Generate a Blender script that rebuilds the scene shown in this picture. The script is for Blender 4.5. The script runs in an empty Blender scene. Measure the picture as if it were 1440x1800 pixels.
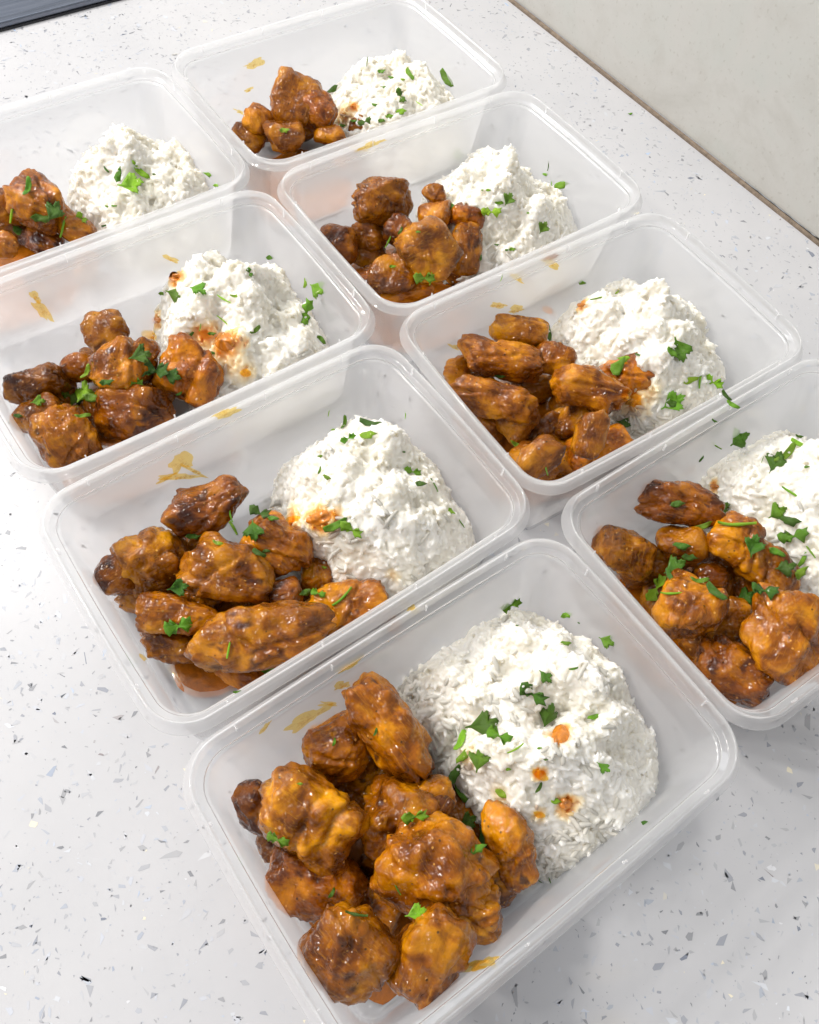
import bpy, bmesh, math, random
import numpy as np
from mathutils import Vector, Matrix

# ------------------------------------------------------------------ camera
sc = bpy.context.scene
COL = sc.collection
CAM_O = np.array([-0.08397, -0.04353, 0.3535])
CAM_E = (0.55313, -0.07618, -0.61139)
F = 1528.03
cam = bpy.data.cameras.new('camera'); cam_o = bpy.data.objects.new('camera', cam); COL.objects.link(cam_o)
cam_o.location = CAM_O; cam_o.rotation_euler = CAM_E
cam.sensor_fit = 'VERTICAL'; cam.angle_y = 2 * math.atan(900 / F)
cam.clip_start = 0.01; cam.clip_end = 30
sc.camera = cam_o

def rotm(e):
    a, b, c = e
    Rx = np.array([[1, 0, 0], [0, math.cos(a), -math.sin(a)], [0, math.sin(a), math.cos(a)]])
    Ry = np.array([[math.cos(b), 0, math.sin(b)], [0, 1, 0], [-math.sin(b), 0, math.cos(b)]])
    Rz = np.array([[math.cos(c), -math.sin(c), 0], [math.sin(c), math.cos(c), 0], [0, 0, 1]])
    return Rz @ Ry @ Rx
CR = rotm(CAM_E)
def ray(px, py):
    d = CR @ np.array([(px - 720) / F, -(py - 900) / F, -1.0]); return d / np.linalg.norm(d)
def at(px, py, z):
    d = ray(px, py); return CAM_O + d * ((z - CAM_O[2]) / d[2])

# ------------------------------------------------------------------ world and lamps
w = bpy.data.worlds.new('World'); sc.world = w; w.use_nodes = True
w.node_tree.nodes['Background'].inputs[0].default_value = (0.92, 0.95, 1.0, 1)
w.node_tree.nodes['Background'].inputs[1].default_value = 0.40
def lamp(name, loc, target, size, power, col):
    l = bpy.data.lights.new(name, 'AREA'); l.shape = 'DISK'; l.size = size; l.energy = power; l.color = col
    o = bpy.data.objects.new(name, l); COL.objects.link(o); o.location = loc
    o.rotation_euler = (Vector(target) - Vector(loc)).to_track_quat('-Z', 'Y').to_euler()
    return o
for _x, _y, _p in ((-1.30, 0.80, 9), (-1.05, 1.15, 12), (-0.72, 1.45, 12.5), (-0.30, 1.70, 12)):   # a row of ceiling spots behind
    lamp('ceiling_spot', (_x, _y, 1.50), (0.08, 0.12, 0), 0.15, _p, (1.0, 0.95, 0.89))
lamp('ceiling_spot', (-0.95, -0.05, 1.95), (0.1, 0.1, 0), 0.06, 3, (1.0, 0.94, 0.88))
lamp('added_soft_fill', (0.15, 1.60, 2.0), (0.1, 0.15, 0), 1.0, 7, (0.92, 0.97, 1.0))  # broad cool lamp added as soft fill, not a known fitting of the room
sc.view_settings.view_transform = 'Standard'; sc.view_settings.look = 'None'
sc.view_settings.exposure = 0.46; sc.view_settings.gamma = 1.0
cy = sc.cycles
cy.use_denoising = True; cy.max_bounces = 20; cy.transmission_bounces = 14; cy.transparent_max_bounces = 32
cy.diffuse_bounces = 12; cy.glossy_bounces = 4; cy.sample_clamp_indirect = 12.0
cy.use_adaptive_sampling = True; cy.adaptive_threshold = 0.015

rng = np.random.default_rng(7)
random.seed(7)

# ------------------------------------------------------------------ helpers
def tag(o, label=None, cat=None, group=None, kind=None):
    if label: o['label'] = label
    if cat: o['category'] = cat
    if group: o['group'] = group
    if kind: o['kind'] = kind
    return o
def mesh_np(name, V, Fc, smooth=True):
    """V (n,3); Fc an (m,k) array or a list of faces"""
    me = bpy.data.meshes.new(name)
    V = np.asarray(V, dtype=np.float32)
    if isinstance(Fc, np.ndarray):
        m, k = Fc.shape
        me.vertices.add(len(V)); me.vertices.foreach_set('co', V.ravel())
        me.loops.add(m * k); me.loops.foreach_set('vertex_index', Fc.astype(np.int32).ravel())
        me.polygons.add(m)
        me.polygons.foreach_set('loop_start', np.arange(0, m * k, k, dtype=np.int32))
        me.polygons.foreach_set('loop_total', np.full(m, k, dtype=np.int32))
        me.update(calc_edges=True)
    else:
        me.from_pydata([tuple(map(float, v)) for v in V], [], Fc); me.update()
    if smooth: me.polygons.foreach_set('use_smooth', [True] * len(me.polygons))
    return me
def link(name, me, mat=None, parent=None, loc=None):
    o = bpy.data.objects.new(name, me); COL.objects.link(o)
    if mat and me is not None and not me.materials: me.materials.append(mat)
    if parent: o.parent = parent
    if loc is not None: o.location = loc
    return o

def hash3(i, j, k, s):
    h = (i * 374761393 + j * 668265263 + k * 2147483647 + s * 1274126177) & 0xffffffff
    h = ((h ^ (h >> 13)) * 1103515245) & 0xffffffff
    h = ((h ^ (h >> 16)) * 2246822519) & 0xffffffff
    return ((h ^ (h >> 15)) & 0xffffff) / float(0xffffff)
def vnoise(P, s=0):
    P = np.asarray(P, float); I = np.floor(P).astype(np.int64); f = P - I; u = f * f * (3 - 2 * f)
    r = 0
    for a in (0, 1):
        for b in (0, 1):
            for c in (0, 1):
                wgt = (u[:, 0] if a else 1 - u[:, 0]) * (u[:, 1] if b else 1 - u[:, 1]) * (u[:, 2] if c else 1 - u[:, 2])
                r = r + wgt * hash3(I[:, 0] + a, I[:, 1] + b, I[:, 2] + c, s)
    return r * 2 - 1
def fbm(P, s=0, o=3):
    r = 0; a = 1; t = 0
    for k in range(o):
        r = r + a * vnoise(P * 2 ** k + 17.3 * k, s + k); t += a; a *= .5
    return r / t

_ico = {}
def ico(n):
    if n not in _ico:
        bm = bmesh.new(); bmesh.ops.create_icosphere(bm, subdivisions=n, radius=1.0)
        V = np.array([v.co[:] for v in bm.verts]); Fc = np.array([[v.index for v in f.verts] for f in bm.faces]); bm.free()
        V /= np.linalg.norm(V, axis=1)[:, None]; _ico[n] = (V, Fc)
    return _ico[n]

# ------------------------------------------------------------------ materials
class NT:
    def __init__(s, name):
        s.m = bpy.data.materials.new(name); s.m.use_nodes = True; s.t = s.m.node_tree; s.t.nodes.clear()
        s.out = s.n('ShaderNodeOutputMaterial')
    def n(s, ty, **kw):
        nd = s.t.nodes.new(ty)
        for k, v in kw.items():
            if k.startswith('i_'): 
                key = k[2:].replace('_', ' ')
                nd.inputs[key].default_value = v
            else: setattr(nd, k, v)
        return nd
    def l(s, a, b): s.t.links.new(a, b)
    def noise(s, vec, scale, detail=3, rough=.5, dist=0):
        nd = s.n('ShaderNodeTexNoise'); nd.inputs['Scale'].default_value = scale; nd.inputs['Detail'].default_value = detail
        nd.inputs['Roughness'].default_value = rough; nd.inputs['Distortion'].default_value = dist
        if vec is not None: s.l(vec, nd.inputs['Vector'])
        return nd.outputs['Fac']
    def ramp(s, fac, stops, interp='LINEAR'):
        r = s.n('ShaderNodeValToRGB'); e = r.color_ramp; e.interpolation = interp
        while len(e.elements) < len(stops): e.elements.new(0.5)
        for el, (p, c) in zip(e.elements, stops):
            el.position = p; el.color = (c, c, c, 1) if not isinstance(c, tuple) else (*c, 1)
        s.l(fac, r.inputs[0]); return r.outputs[0]
    def mixc(s, fac, a, b, mode='MIX'):
        m = s.n('ShaderNodeMix', data_type='RGBA', blend_type=mode)
        for sock, v in ((m.inputs[0], fac), (m.inputs[6], a), (m.inputs[7], b)):
            if isinstance(v, (int, float)): sock.default_value = v
            elif isinstance(v, tuple): sock.default_value = (*v, 1)
            else: s.l(v, sock)
        return m.outputs[2]
    def math(s, op, a, b=0.0, clamp=False):
        m = s.n('ShaderNodeMath', operation=op, use_clamp=clamp)
        for sock, v in ((m.inputs[0], a), (m.inputs[1], b)):
            if isinstance(v, (int, float)): sock.default_value = v
            else: s.l(v, sock)
        return m.outputs[0]
    def bump(s, h, strength, dist):
        b = s.n('ShaderNodeBump'); b.inputs['Strength'].default_value = strength; b.inputs['Distance'].default_value = dist
        s.l(h, b.inputs['Height']); return b.outputs[0]
    def mixs(s, fac, a, b):
        m = s.n('ShaderNodeMixShader')
        if isinstance(fac, (int, float)): m.inputs[0].default_value = fac
        else: s.l(fac, m.inputs[0])
        s.l(a, m.inputs[1]); s.l(b, m.inputs[2]); return m.outputs[0]

def mat_plastic(name, share, gr):
    t = NT(name)
    tc = t.n('ShaderNodeTexCoord').outputs['Object']
    nz = t.noise(tc, 260, 3); b = t.bump(nz, 0.06, 0.0006)
    dif = t.n('ShaderNodeBsdfDiffuse'); dif.inputs[0].default_value = (0.97, 0.972, 0.98, 1)
    trl = t.n('ShaderNodeBsdfTranslucent'); trl.inputs[0].default_value = (0.98, 0.98, 0.985, 1)
    ref = t.n('ShaderNodeBsdfGlass', distribution='MULTI_GGX'); ref.inputs['Roughness'].default_value = 0.45; ref.inputs['IOR'].default_value = 1.10
    tra = t.n('ShaderNodeBsdfTransparent'); tra.inputs[0].default_value = (0.975, 0.98, 0.985, 1)
    gl = t.n('ShaderNodeBsdfGlossy'); gl.inputs['Roughness'].default_value = gr; gl.inputs[0].default_value = (1, 1, 1, 1)
    for x in (gl, ref): t.l(b, x.inputs['Normal'])
    sct = t.mixs(0.62, dif.outputs[0], trl.outputs[0])
    thr = t.mixs(0.78, ref.outputs[0], tra.outputs[0])
    body = t.mixs(share, sct, thr)
    fr = t.n('ShaderNodeFresnel'); fr.inputs[0].default_value = 1.50; t.l(b, fr.inputs['Normal'])
    front = t.math('SUBTRACT', 1.0, t.n('ShaderNodeNewGeometry').outputs['Backfacing'])   # unrefracted rays must not be trapped inside the wall
    t.l(t.mixs(t.math('MULTIPLY', fr.outputs[0], front), body, gl.outputs[0]), t.out.inputs[0])
    return t.m

def mat_plastic_skin():
    t = NT('smooth_plastic_inside')
    tra = t.n('ShaderNodeBsdfTransparent'); tra.inputs[0].default_value = (0.985, 0.987, 0.99, 1)
    gl = t.n('ShaderNodeBsdfGlossy'); gl.inputs['Roughness'].default_value = 0.16
    fr = t.n('ShaderNodeFresnel'); fr.inputs[0].default_value = 1.42
    front = t.math('SUBTRACT', 1.0, t.n('ShaderNodeNewGeometry').outputs['Backfacing'])
    t.l(t.mixs(t.math('MULTIPLY', fr.outputs[0], t.math('MULTIPLY', front, 0.8)), tra.outputs[0], gl.outputs[0]), t.out.inputs[0])
    return t.m

def mat_counter():
    t = NT('speckled_quartz')
    tc = t.n('ShaderNodeTexCoord').outputs['Object']
    n1 = t.noise(tc, 14, 4, .6)
    c = t.ramp(n1, [(0.3, (0.455, 0.458, 0.475)), (0.7, (0.500, 0.500, 0.515))])
    v = t.n('ShaderNodeTexVoronoi', feature='F1'); v.inputs['Scale'].default_value = 420; t.l(tc, v.inputs['Vector'])
    m1 = t.ramp(v.outputs['Distance'], [(0.10, 1.0), (0.17, 0.0)])
    sep = t.n('ShaderNodeSeparateColor'); t.l(v.outputs['Color'], sep.inputs[0])
    pick = t.ramp(sep.outputs[0], [(0.80, 0.0), (0.82, 1.0)])
    c = t.mixc(t.math('MULTIPLY', t.math('MULTIPLY', m1, pick), 0.28), c, (0.40, 0.42, 0.47))
    p = t.n('ShaderNodeBsdfPrincipled', i_Roughness=0.28); t.l(c, p.inputs['Base Color'])
    p.inputs['Specular IOR Level'].default_value = 0.45
    t.l(p.outputs[0], t.out.inputs[0]); return t.m

def mat_chip():
    t = NT('stone_chip')
    a = t.n('ShaderNodeAttribute', attribute_name='tint')
    p = t.n('ShaderNodeBsdfPrincipled', i_Roughness=0.22); t.l(a.outputs['Color'], p.inputs['Base Color'])
    p.inputs['Specular IOR Level'].default_value = 0.6
    t.l(p.outputs[0], t.out.inputs[0]); return t.m

def mat_wall():
    t = NT('beige_stone_tile')
    tc = t.n('ShaderNodeTexCoord').outputs['Object']
    n1 = t.noise(tc, 9, 6, .65, .8); n2 = t.noise(tc, 38, 5, .7); n3 = t.noise(tc, 340, 2, .5)
    c = t.ramp(n1, [(0.3, (0.420, 0.412, 0.382)), (0.5, (0.495, 0.488, 0.462)), (0.7, (0.465, 0.480, 0.450))])
    c = t.mixc(t.ramp(n2, [(0.50, 0.0), (0.72, 0.45)]), c, (0.41, 0.395, 0.36))
    c = t.mixc(t.ramp(n3, [(0.62, 0.0), (0.74, 0.35)]), c, (0.30, 0.28, 0.24))
    p = t.n('ShaderNodeBsdfPrincipled', i_Roughness=0.45); t.l(c, p.inputs['Base Color'])
    t.l(t.bump(n3, 0.12, 0.0004), p.inputs['Normal'])
    t.l(p.outputs[0], t.out.inputs[0]); return t.m

def mat_simple(name, col, rough=.5, metal=0, bscale=None, bstr=.1, var=0.12):
    t = NT(name); tc = t.n('ShaderNodeTexCoord').outputs['Object']
    n1 = t.noise(tc, bscale or 80, 4, .6)
    lo = tuple(x * (1 - var) for x in col); hi = tuple(min(1, x * (1 + var)) for x in col)
    c = t.ramp(n1, [(0.3, lo), (0.7, hi)])
    p = t.n('ShaderNodeBsdfPrincipled', i_Roughness=rough, i_Metallic=metal); t.l(c, p.inputs['Base Color'])
    t.l(t.bump(n1, bstr, 0.0006), p.inputs['Normal'])
    t.l(p.outputs[0], t.out.inputs[0]); return t.m

def mat_steel():
    t = NT('brushed_steel'); tc = t.n('ShaderNodeTexCoord').outputs['Object']
    mp = t.n('ShaderNodeMapping'); mp.inputs['Scale'].default_value = (3, 90, 90); t.l(tc, mp.inputs[0])
    n1 = t.noise(mp.outputs[0], 6, 4, .6)
    c = t.ramp(n1, [(0.3, (0.13, 0.15, 0.19)), (0.7, (0.22, 0.24, 0.29))])
    p = t.n('ShaderNodeBsdfPrincipled', i_Roughness=0.33, i_Metallic=0.85); t.l(c, p.inputs['Base Color'])
    t.l(p.outputs[0], t.out.inputs[0]); return t.m

def mat_chicken():
    t = NT('glazed_chicken')
    tc = t.n('ShaderNodeTexCoord').outputs['Object']
    oi = t.n('ShaderNodeObjectInfo')
    add = t.n('ShaderNodeVectorMath', operation='ADD'); t.l(tc, add.inputs[0])
    sc_ = t.n('ShaderNodeVectorMath', operation='SCALE'); t.l(oi.outputs['Location'], sc_.inputs[0]); sc_.inputs['Scale'].default_value = 3.0
    t.l(sc_.outputs[0], add.inputs[1]); P = add.outputs[0]
    n1 = t.noise(P, 75, 4, .6, .5); n2 = t.noise(P, 190, 5, .65, .3); n3 = t.noise(P, 520, 4, .6); n4 = t.noise(P, 1300, 3, .6)
    mp = t.n('ShaderNodeMapping'); mp.inputs['Scale'].default_value = (140, 900, 500); mp.inputs['Rotation'].default_value = (0.2, 0.3, 0.5)
    t.l(P, mp.inputs[0]); fib = t.noise(mp.outputs[0], 1.0, 3, .55, .8)
    # glaze colour: orange to deep brown-red
    base = t.ramp(n1, [(0.27, (0.050, 0.011, 0.0004)), (0.40, (0.140, 0.037, 0.0005)), (0.51, (0.300, 0.092, 0.0006)), (0.64, (0.55, 0.220, 0.0015))])
    base = t.mixc(t.ramp(n2, [(0.55, 0.0), (0.74, 0.34)]), base, (0.130, 0.030, 0.002))
    base = t.mixc(t.ramp(n2, [(0.26, 0.5), (0.42, 0.0)]), base, (0.60, 0.25, 0.008))
    base = t.mixc(t.ramp(fib, [(0.55, 0.0), (0.72, 0.38)]), base, (0.62, 0.27, 0.02))
    # charred patches and dark specks of spice
    ch = t.n('ShaderNodeAttribute', attribute_name='char').outputs['Fac']
    base = t.mixc(ch, base, (0.045, 0.012, 0.004))
    v = t.n('ShaderNodeTexVoronoi', feature='F1'); v.inputs['Scale'].default_value = 430; t.l(P, v.inputs['Vector'])
    sep = t.n('ShaderNodeSeparateColor'); t.l(v.outputs['Color'], sep.inputs[0])
    sp = t.math('MULTIPLY', t.ramp(v.outputs['Distance'], [(0.14, 1.0), (0.24, 0.0)]), t.ramp(sep.outputs[0], [(0.86, 0.0), (0.88, 1.0)]))
    base = t.mixc(t.math('MULTIPLY', sp, 0.8), base, (0.035, 0.02, 0.005))
    sp2 = t.math('MULTIPLY', t.ramp(v.outputs['Distance'], [(0.16, 1.0), (0.26, 0.0)]), t.ramp(sep.outputs[1], [(0.90, 0.0), (0.92, 1.0)]))
    base = t.mixc(t.math('MULTIPLY', sp2, 0.6), base, (0.80, 0.42, 0.08))
    base = t.mixc(1.0, base, oi.outputs['Color'], 'MULTIPLY')
    h = t.math('ADD', t.math('MULTIPLY', n3, 0.8), t.math('MULTIPLY', n4, 0.35))
    h = t.math('ADD', h, t.math('MULTIPLY', fib, 0.55)); h = t.math('ADD', h, t.math('MULTIPLY', n2, 1.1))
    h = t.math('ADD', h, t.math('MULTIPLY', t.math('ADD', sp, sp2), 0.35))
    b = t.bump(h, 0.7, 0.00035)
    p = t.n('ShaderNodeBsdfPrincipled'); t.l(base, p.inputs['Base Color']); t.l(b, p.inputs['Normal'])
    t.l(t.ramp(n2, [(0.3, 0.22), (0.7, 0.42)]), p.inputs['Roughness'])
    p.inputs['Subsurface Weight'].default_value = 0.0; p.inputs['Subsurface Radius'].default_value = (1.0, 0.35, 0.1)
    p.inputs['Subsurface Scale'].default_value = 0.003
    p.inputs['Coat Weight'].default_value = 1.0; p.inputs['Coat Roughness'].default_value = 0.085; p.inputs['Coat IOR'].default_value = 1.42; p.inputs['Specular IOR Level'].default_value = 0.04
    w1 = t.noise(P, 330, 1.0, .4, .4); w2 = t.noise(P, 760, 0.0, .3)
    t.l(t.bump(t.math('ADD', w1, t.math('MULTIPLY', w2, 0.42)), 1.0, 0.0015), p.inputs['Coat Normal'])
    t.l(p.outputs[0], t.out.inputs[0]); return t.m

def mat_rice(name, lo, hi, bed=False):
    t = NT(name); tc = t.n('ShaderNodeTexCoord').outputs['Object']
    n1 = t.noise(tc, 45, 3, .5); n2 = t.noise(tc, 900, 2, .5)
    c = t.ramp(n1, [(0.3, lo), (0.65, hi)])
    stn = t.n('ShaderNodeAttribute', attribute_name='stain').outputs['Fac']
    c = t.mixc(t.ramp(stn, [(0.0, 0.0), (0.45, 0.75), (0.8, 1.0)]), c, t.ramp(stn, [(0.2, (0.86, 0.62, 0.20)), (0.75, (0.72, 0.27, 0.025))]))
    c = t.mixc(1.0, c, t.n('ShaderNodeObjectInfo').outputs['Color'], 'MULTIPLY')
    p = t.n('ShaderNodeBsdfPrincipled', i_Roughness=0.42); t.l(c, p.inputs['Base Color'])
    p.inputs['Coat Weight'].default_value = 0.25; p.inputs['Coat Roughness'].default_value = 0.18
    if bed:
        t.l(t.bump(t.noise(tc, 600, 3, .5), 0.2, 0.0003), p.inputs['Normal'])
        p.inputs['Subsurface Weight'].default_value = 1.0; p.inputs['Subsurface Radius'].default_value = (1.0, 0.95, 0.85); p.inputs['Subsurface Scale'].default_value = 0.0055
    else: t.l(t.bump(n2, 0.15, 0.0003), p.inputs['Normal'])
    tr = t.n('ShaderNodeBsdfTranslucent'); t.l(c, tr.inputs[0])
    t.l(t.mixs(0.0 if bed else 0.40, p.outputs[0], tr.outputs[0]), t.out.inputs[0]); return t.m

def mat_leaf():
    t = NT('parsley_green'); tc = t.n('ShaderNodeTexCoord').outputs['Object']; oi = t.n('ShaderNodeObjectInfo')
    n1 = t.noise(tc, 500, 3, .5); n2 = t.noise(tc, 1500, 2, .5)
    c = t.ramp(n1, [(0.3, (0.070, 0.180, 0.006)), (0.7, (0.190, 0.400, 0.020))])
    c = t.mixc(1.0, c, oi.outputs['Color'], 'MULTIPLY')
    p = t.n('ShaderNodeBsdfPrincipled', i_Roughness=0.35); t.l(c, p.inputs['Base Color'])
    p.inputs['Coat Weight'].default_value = 0.15
    t.l(t.bump(t.math('ADD', n1, n2), 0.5, 0.0005), p.inputs['Normal'])
    tr = t.n('ShaderNodeBsdfTranslucent'); t.l(t.mixc(1.0, c, (1.6, 1.7, 1.2), 'MULTIPLY'), tr.inputs[0])
    t.l(t.mixs(0.28, p.outputs[0], tr.outputs[0]), t.out.inputs[0]); return t.m

def mat_sauce(name, col, thin):
    t = NT(name); tc = t.n('ShaderNodeTexCoord').outputs['Object']
    n1 = t.noise(tc, 240, 4, .6, .6); n2 = t.noise(tc, 900, 3)
    d = tuple(x * (.82 if thin else .55) for x in col)
    c = t.ramp(n1, [(0.3, d), (0.6, col)])
    p = t.n('ShaderNodeBsdfPrincipled', i_Roughness=0.2); t.l(c, p.inputs['Base Color'])
    p.inputs['Coat Weight'].default_value = 0.6; p.inputs['Coat Roughness'].default_value = 0.08
    t.l(t.bump(n2, 0.3, 0.0005), p.inputs['Normal'])
    if thin:
        tr = t.n('ShaderNodeBsdfTransparent'); tr.inputs[0].default_value = (1.0, 0.80, 0.34, 1)
        ed = t.n('ShaderNodeAttribute', attribute_name='edge').outputs['Fac']
        fac = t.ramp(n1, [(0.38, min(1, thin + .30)), (0.60, thin - .35)])
        fac = t.math('ADD', fac, t.math('MULTIPLY', t.math('POWER', ed, 2.2), t.ramp(n2, [(0.3, 1.0), (0.6, 0.45)])), True)
        t.l(t.mixs(fac, p.outputs[0], tr.outputs[0]), t.out.inputs[0])
    else: t.l(p.outputs[0], t.out.inputs[0])
    return t.m

M_PL = mat_plastic('frosted_plastic', 0.62, 0.13); M_RIM = mat_plastic('clear_plastic_rim', 0.66, 0.07); M_SKIN = mat_plastic_skin(); M_CT = mat_counter(); M_CHIP = mat_chip(); M_WALL = mat_wall()
M_STEEL = mat_steel(); M_CH = mat_chicken(); M_LEAF = mat_leaf()
M_RICE = mat_rice('steamed_rice', (0.69, 0.67, 0.60), (0.75, 0.735, 0.695))
M_BED = mat_rice('packed_rice', (0.71, 0.675, 0.575), (0.77, 0.75, 0.70), True)
M_GROUT = mat_simple('brown_grout', (0.20, 0.155, 0.115), .8, 0, 300, .4, .3)
M_POOL = mat_sauce('curry_sauce', (0.42, 0.125, 0.005), 0)
M_THICK = mat_sauce('orange_sauce', (0.66, 0.22, 0.02), 0)
M_SMEAR = mat_sauce('thin_sauce', (0.95, 0.46, 0.02), 0.80)
M_FAINT = mat_sauce('sauce_film', (0.95, 0.62, 0.14), 0.93)

# ------------------------------------------------------------------ setting
def box(name, x0, x1, y0, y1, z0, z1, mat, parent=None, bevel=0.0, seg=2):
    bm = bmesh.new(); bmesh.ops.create_cube(bm, size=1)
    for v in bm.verts: v.co = Vector(((x0 + x1) / 2 + v.co.x * (x1 - x0), (y0 + y1) / 2 + v.co.y * (y1 - y0), (z0 + z1) / 2 + v.co.z * (z1 - z0)))
    if bevel: bmesh.ops.bevel(bm, geom=bm.edges[:], offset=bevel, segments=seg, profile=0.6, affect='EDGES')
    me = bpy.data.meshes.new(name); bm.to_mesh(me); bm.free()
    if bevel: me.polygons.foreach_set('use_smooth', [True] * len(me.polygons))
    return link(name, me, mat, parent)

WX = 0.3915
top = box('countertop', -0.9, WX, -0.7, 1.3, -0.03, 0.0, M_CT); tag(top, kind='structure')
# angular chips set in the stone, denser near the viewer's side
def make_chips(n):
    V = []; Fc = []; C = []
    pal = [((0.10, 0.11, 0.13), .17), ((0.20, 0.22, 0.27), .20), ((0.34, 0.38, 0.46), .17), ((0.52, 0.55, 0.62), .20), ((0.62, 0.65, 0.70), .12),
           ((0.74, 0.75, 0.78), .015), ((0.42, 0.52, 0.68), .03), ((0.86, 0.78, 0.55), .02), ((0.16, 0.12, 0.12), .01)]
    pr = np.array([p for _, p in pal]); pr /= pr.sum()
    for q_ in range(n):
        x = rng.uniform(-0.32, WX - 0.002); y = rng.uniform(-0.30, 0.72)
        s = 0.00034 * math.exp(rng.normal(0, 0.66)); s = min(s, 0.0017) if q_ % 8 else rng.uniform(0.0006, 0.0014)
        k = rng.integers(3, 7); el = rng.uniform(1.0, 2.8); a0 = rng.uniform(0, 6.28)
        angs = np.sort(rng.uniform(0, 6.28, k)); rr = s * rng.uniform(.6, 1.15, k)
        if np.max(np.diff(np.append(angs, angs[0] + 6.28))) > 3.0: continue
        px = rr * np.cos(angs) * el; py = rr * np.sin(angs)
        b = len(V)
        for u, v in zip(px, py): V.append((x + u * math.cos(a0) - v * math.sin(a0), y + u * math.sin(a0) + v * math.cos(a0), 0.00006))
        Fc.append(list(range(b, b + k)))
        c = np.array(pal[rng.choice(len(pal), p=pr)][0])
        fade = rng.uniform(0.30, 0.90) if rng.random() < .955 else 0.0
        c = c * (1 - fade) + np.array((0.475, 0.477, 0.493)) * fade
        C.append(np.clip(c, 0, 1))
    me = mesh_np('stone_chips', V, Fc, smooth=False)
    at_ = me.attributes.new('tint', 'FLOAT_COLOR', 'FACE')
    at_.data.foreach_set('color', np.c_[np.array(C), np.ones(len(C))].astype(np.float32).ravel())
    return me
chips = link('stone_chip', make_chips(110000), M_CHIP, top); tag(chips, kind='stuff')

wall = link('wall', None); wall.location = (WX + 0.002, 0.3, 0)
tag(wall, 'beige stone effect wall panel rising behind the speckled white worktop', 'wall')
def wloc(o): o.matrix_parent_inverse = wall.matrix_world.inverted(); return o
bpy.context.view_layer.update()
wloc(box('wall_panel', WX + 0.0030, WX + 0.02, -0.6, 1.25, 0.0018, 0.75, M_WALL, wall, .0008))
g = box('grout_joint', WX + 0.0004, WX + 0.0031, -0.6, 1.25, -0.004, 0.0016, M_GROUT, wall); wloc(g)
# chipped sealant where the joint has pulled away
bm = bmesh.new(); pts = []
for k in range(40):
    yy = 0.10 + k * 0.0028
    hgt = 0.0019 + 0.0012 * (0.5 + 0.5 * math.sin(k * 1.3)) * (1 if 4 < k < 20 else 0.25)
    pts.append((yy, hgt))
lo = [bm.verts.new((WX + 0.0024, y, 0.0012)) for y, h in pts]; hi = [bm.verts.new((WX + 0.0024 + .0002, y, h)) for y, h in pts]
for k in range(len(pts) - 1): bm.faces.new((lo[k], lo[k + 1], hi[k + 1], hi[k]))
me = bpy.data.meshes.new('sealant_crack'); bm.to_mesh(me); bm.free()
wloc(link('sealant_crack', me, mat_simple('dark_sealant', (0.03, 0.025, 0.02), .6, 0), wall))

hob = link('cooktop', None); hob.location = (-0.1, 0.75, 0.002)
tag(hob, 'grey brushed steel cooktop with a rounded edge set into the worktop', 'cooktop')
bpy.context.view_layer.update()
for nm, a in (('steel_plate', (-0.45, 0.34, 0.5935, 0.98, 0.0015, 0.0042)), ('steel_trim', (-0.453, 0.343, 0.5868, 0.5932, 0.0012, 0.0056))):
    o = box(nm, *a, M_STEEL, hob, .0012, 3); o.matrix_parent_inverse = hob.matrix_world.inverted()
o = box('seal', -0.4525, 0.3425, 0.5858, 0.5866, 0.0002, 0.0014, mat_simple('black_seal', (0.02, 0.02, 0.025), .5), hob); o.matrix_parent_inverse = hob.matrix_world.inverted()

# ------------------------------------------------------------------ food containers
W, D, RAD = 0.172, 0.1168, 0.0185
def rring(ins, z, na=12, ns=6):
    hx, hy = W / 2 - ins, D / 2 - ins; r = max(RAD - ins * 0.75, 0.006)
    P = []
    for cx, cy, a0 in ((hx - r, hy - r, 0), (-hx + r, hy - r, 90), (-hx + r, -hy + r, 180), (hx - r, -hy + r, 270)):
        for k in range(na + 1):
            a = math.radians(a0 + 90 * k / na); P.append((cx + r * math.cos(a), cy + r * math.sin(a), z))
    # subdivide the straights and let them bow outwards a little
    Q = []; n = len(P)
    for i in range(n):
        Q.append(P[i])
        if i % (na + 1) == na:
            A, B = P[i], P[(i + 1) % n]
            for k in range(1, ns):
                u = k / ns; x = A[0] + (B[0] - A[0]) * u; y = A[1] + (B[1] - A[1]) * u
                bow = 0.0007 * 4 * u * (1 - u)
                if abs(A[1] - B[1]) < 1e-6: y += bow * (1 if y > 0 else -1)
                else: x += bow * (1 if x > 0 else -1)
                Q.append((x, y, z))
    return Q
def lathe(prof, cap_first=False, cap_last=False, loop=False):
    rings = [rring(*p) for p in prof]; n = len(rings[0]); V = [v for r in rings for v in r]; Fc = []
    m = len(rings)
    for i in range(m if loop else m - 1):
        a = i * n; b = ((i + 1) % m) * n
        for k in range(n): Fc.append((a + k, a + (k + 1) % n, b + (k + 1) % n, b + k))
    if cap_first: V.append((0, 0, prof[0][1])); c = len(V) - 1; Fc += [(c, (k + 1) % n, k) for k in range(n)]
    if cap_last: V.append((0, 0, prof[-1][1])); c = len(V) - 1; a = (m - 1) * n; Fc += [(c, a + k, a + (k + 1) % n) for k in range(n)]
    return mesh_np('x', V, Fc)
prof_body = [(0.0200, 0.0014), (0.0190, 0.0003), (0.0160, 0.0003), (0.0142, 0.0009), (0.0132, 0.0026), (0.0128, 0.0050), (0.0068, 0.0545), (0.0060, 0.0555),
             (0.0066, 0.0556), (0.0076, 0.0545), (0.0137, 0.0050), (0.0142, 0.0032), (0.0152, 0.0019), (0.0170, 0.0014), (0.0190, 0.0015), (0.0205, 0.0024)]
me_body = lathe(prof_body, True, True)
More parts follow.
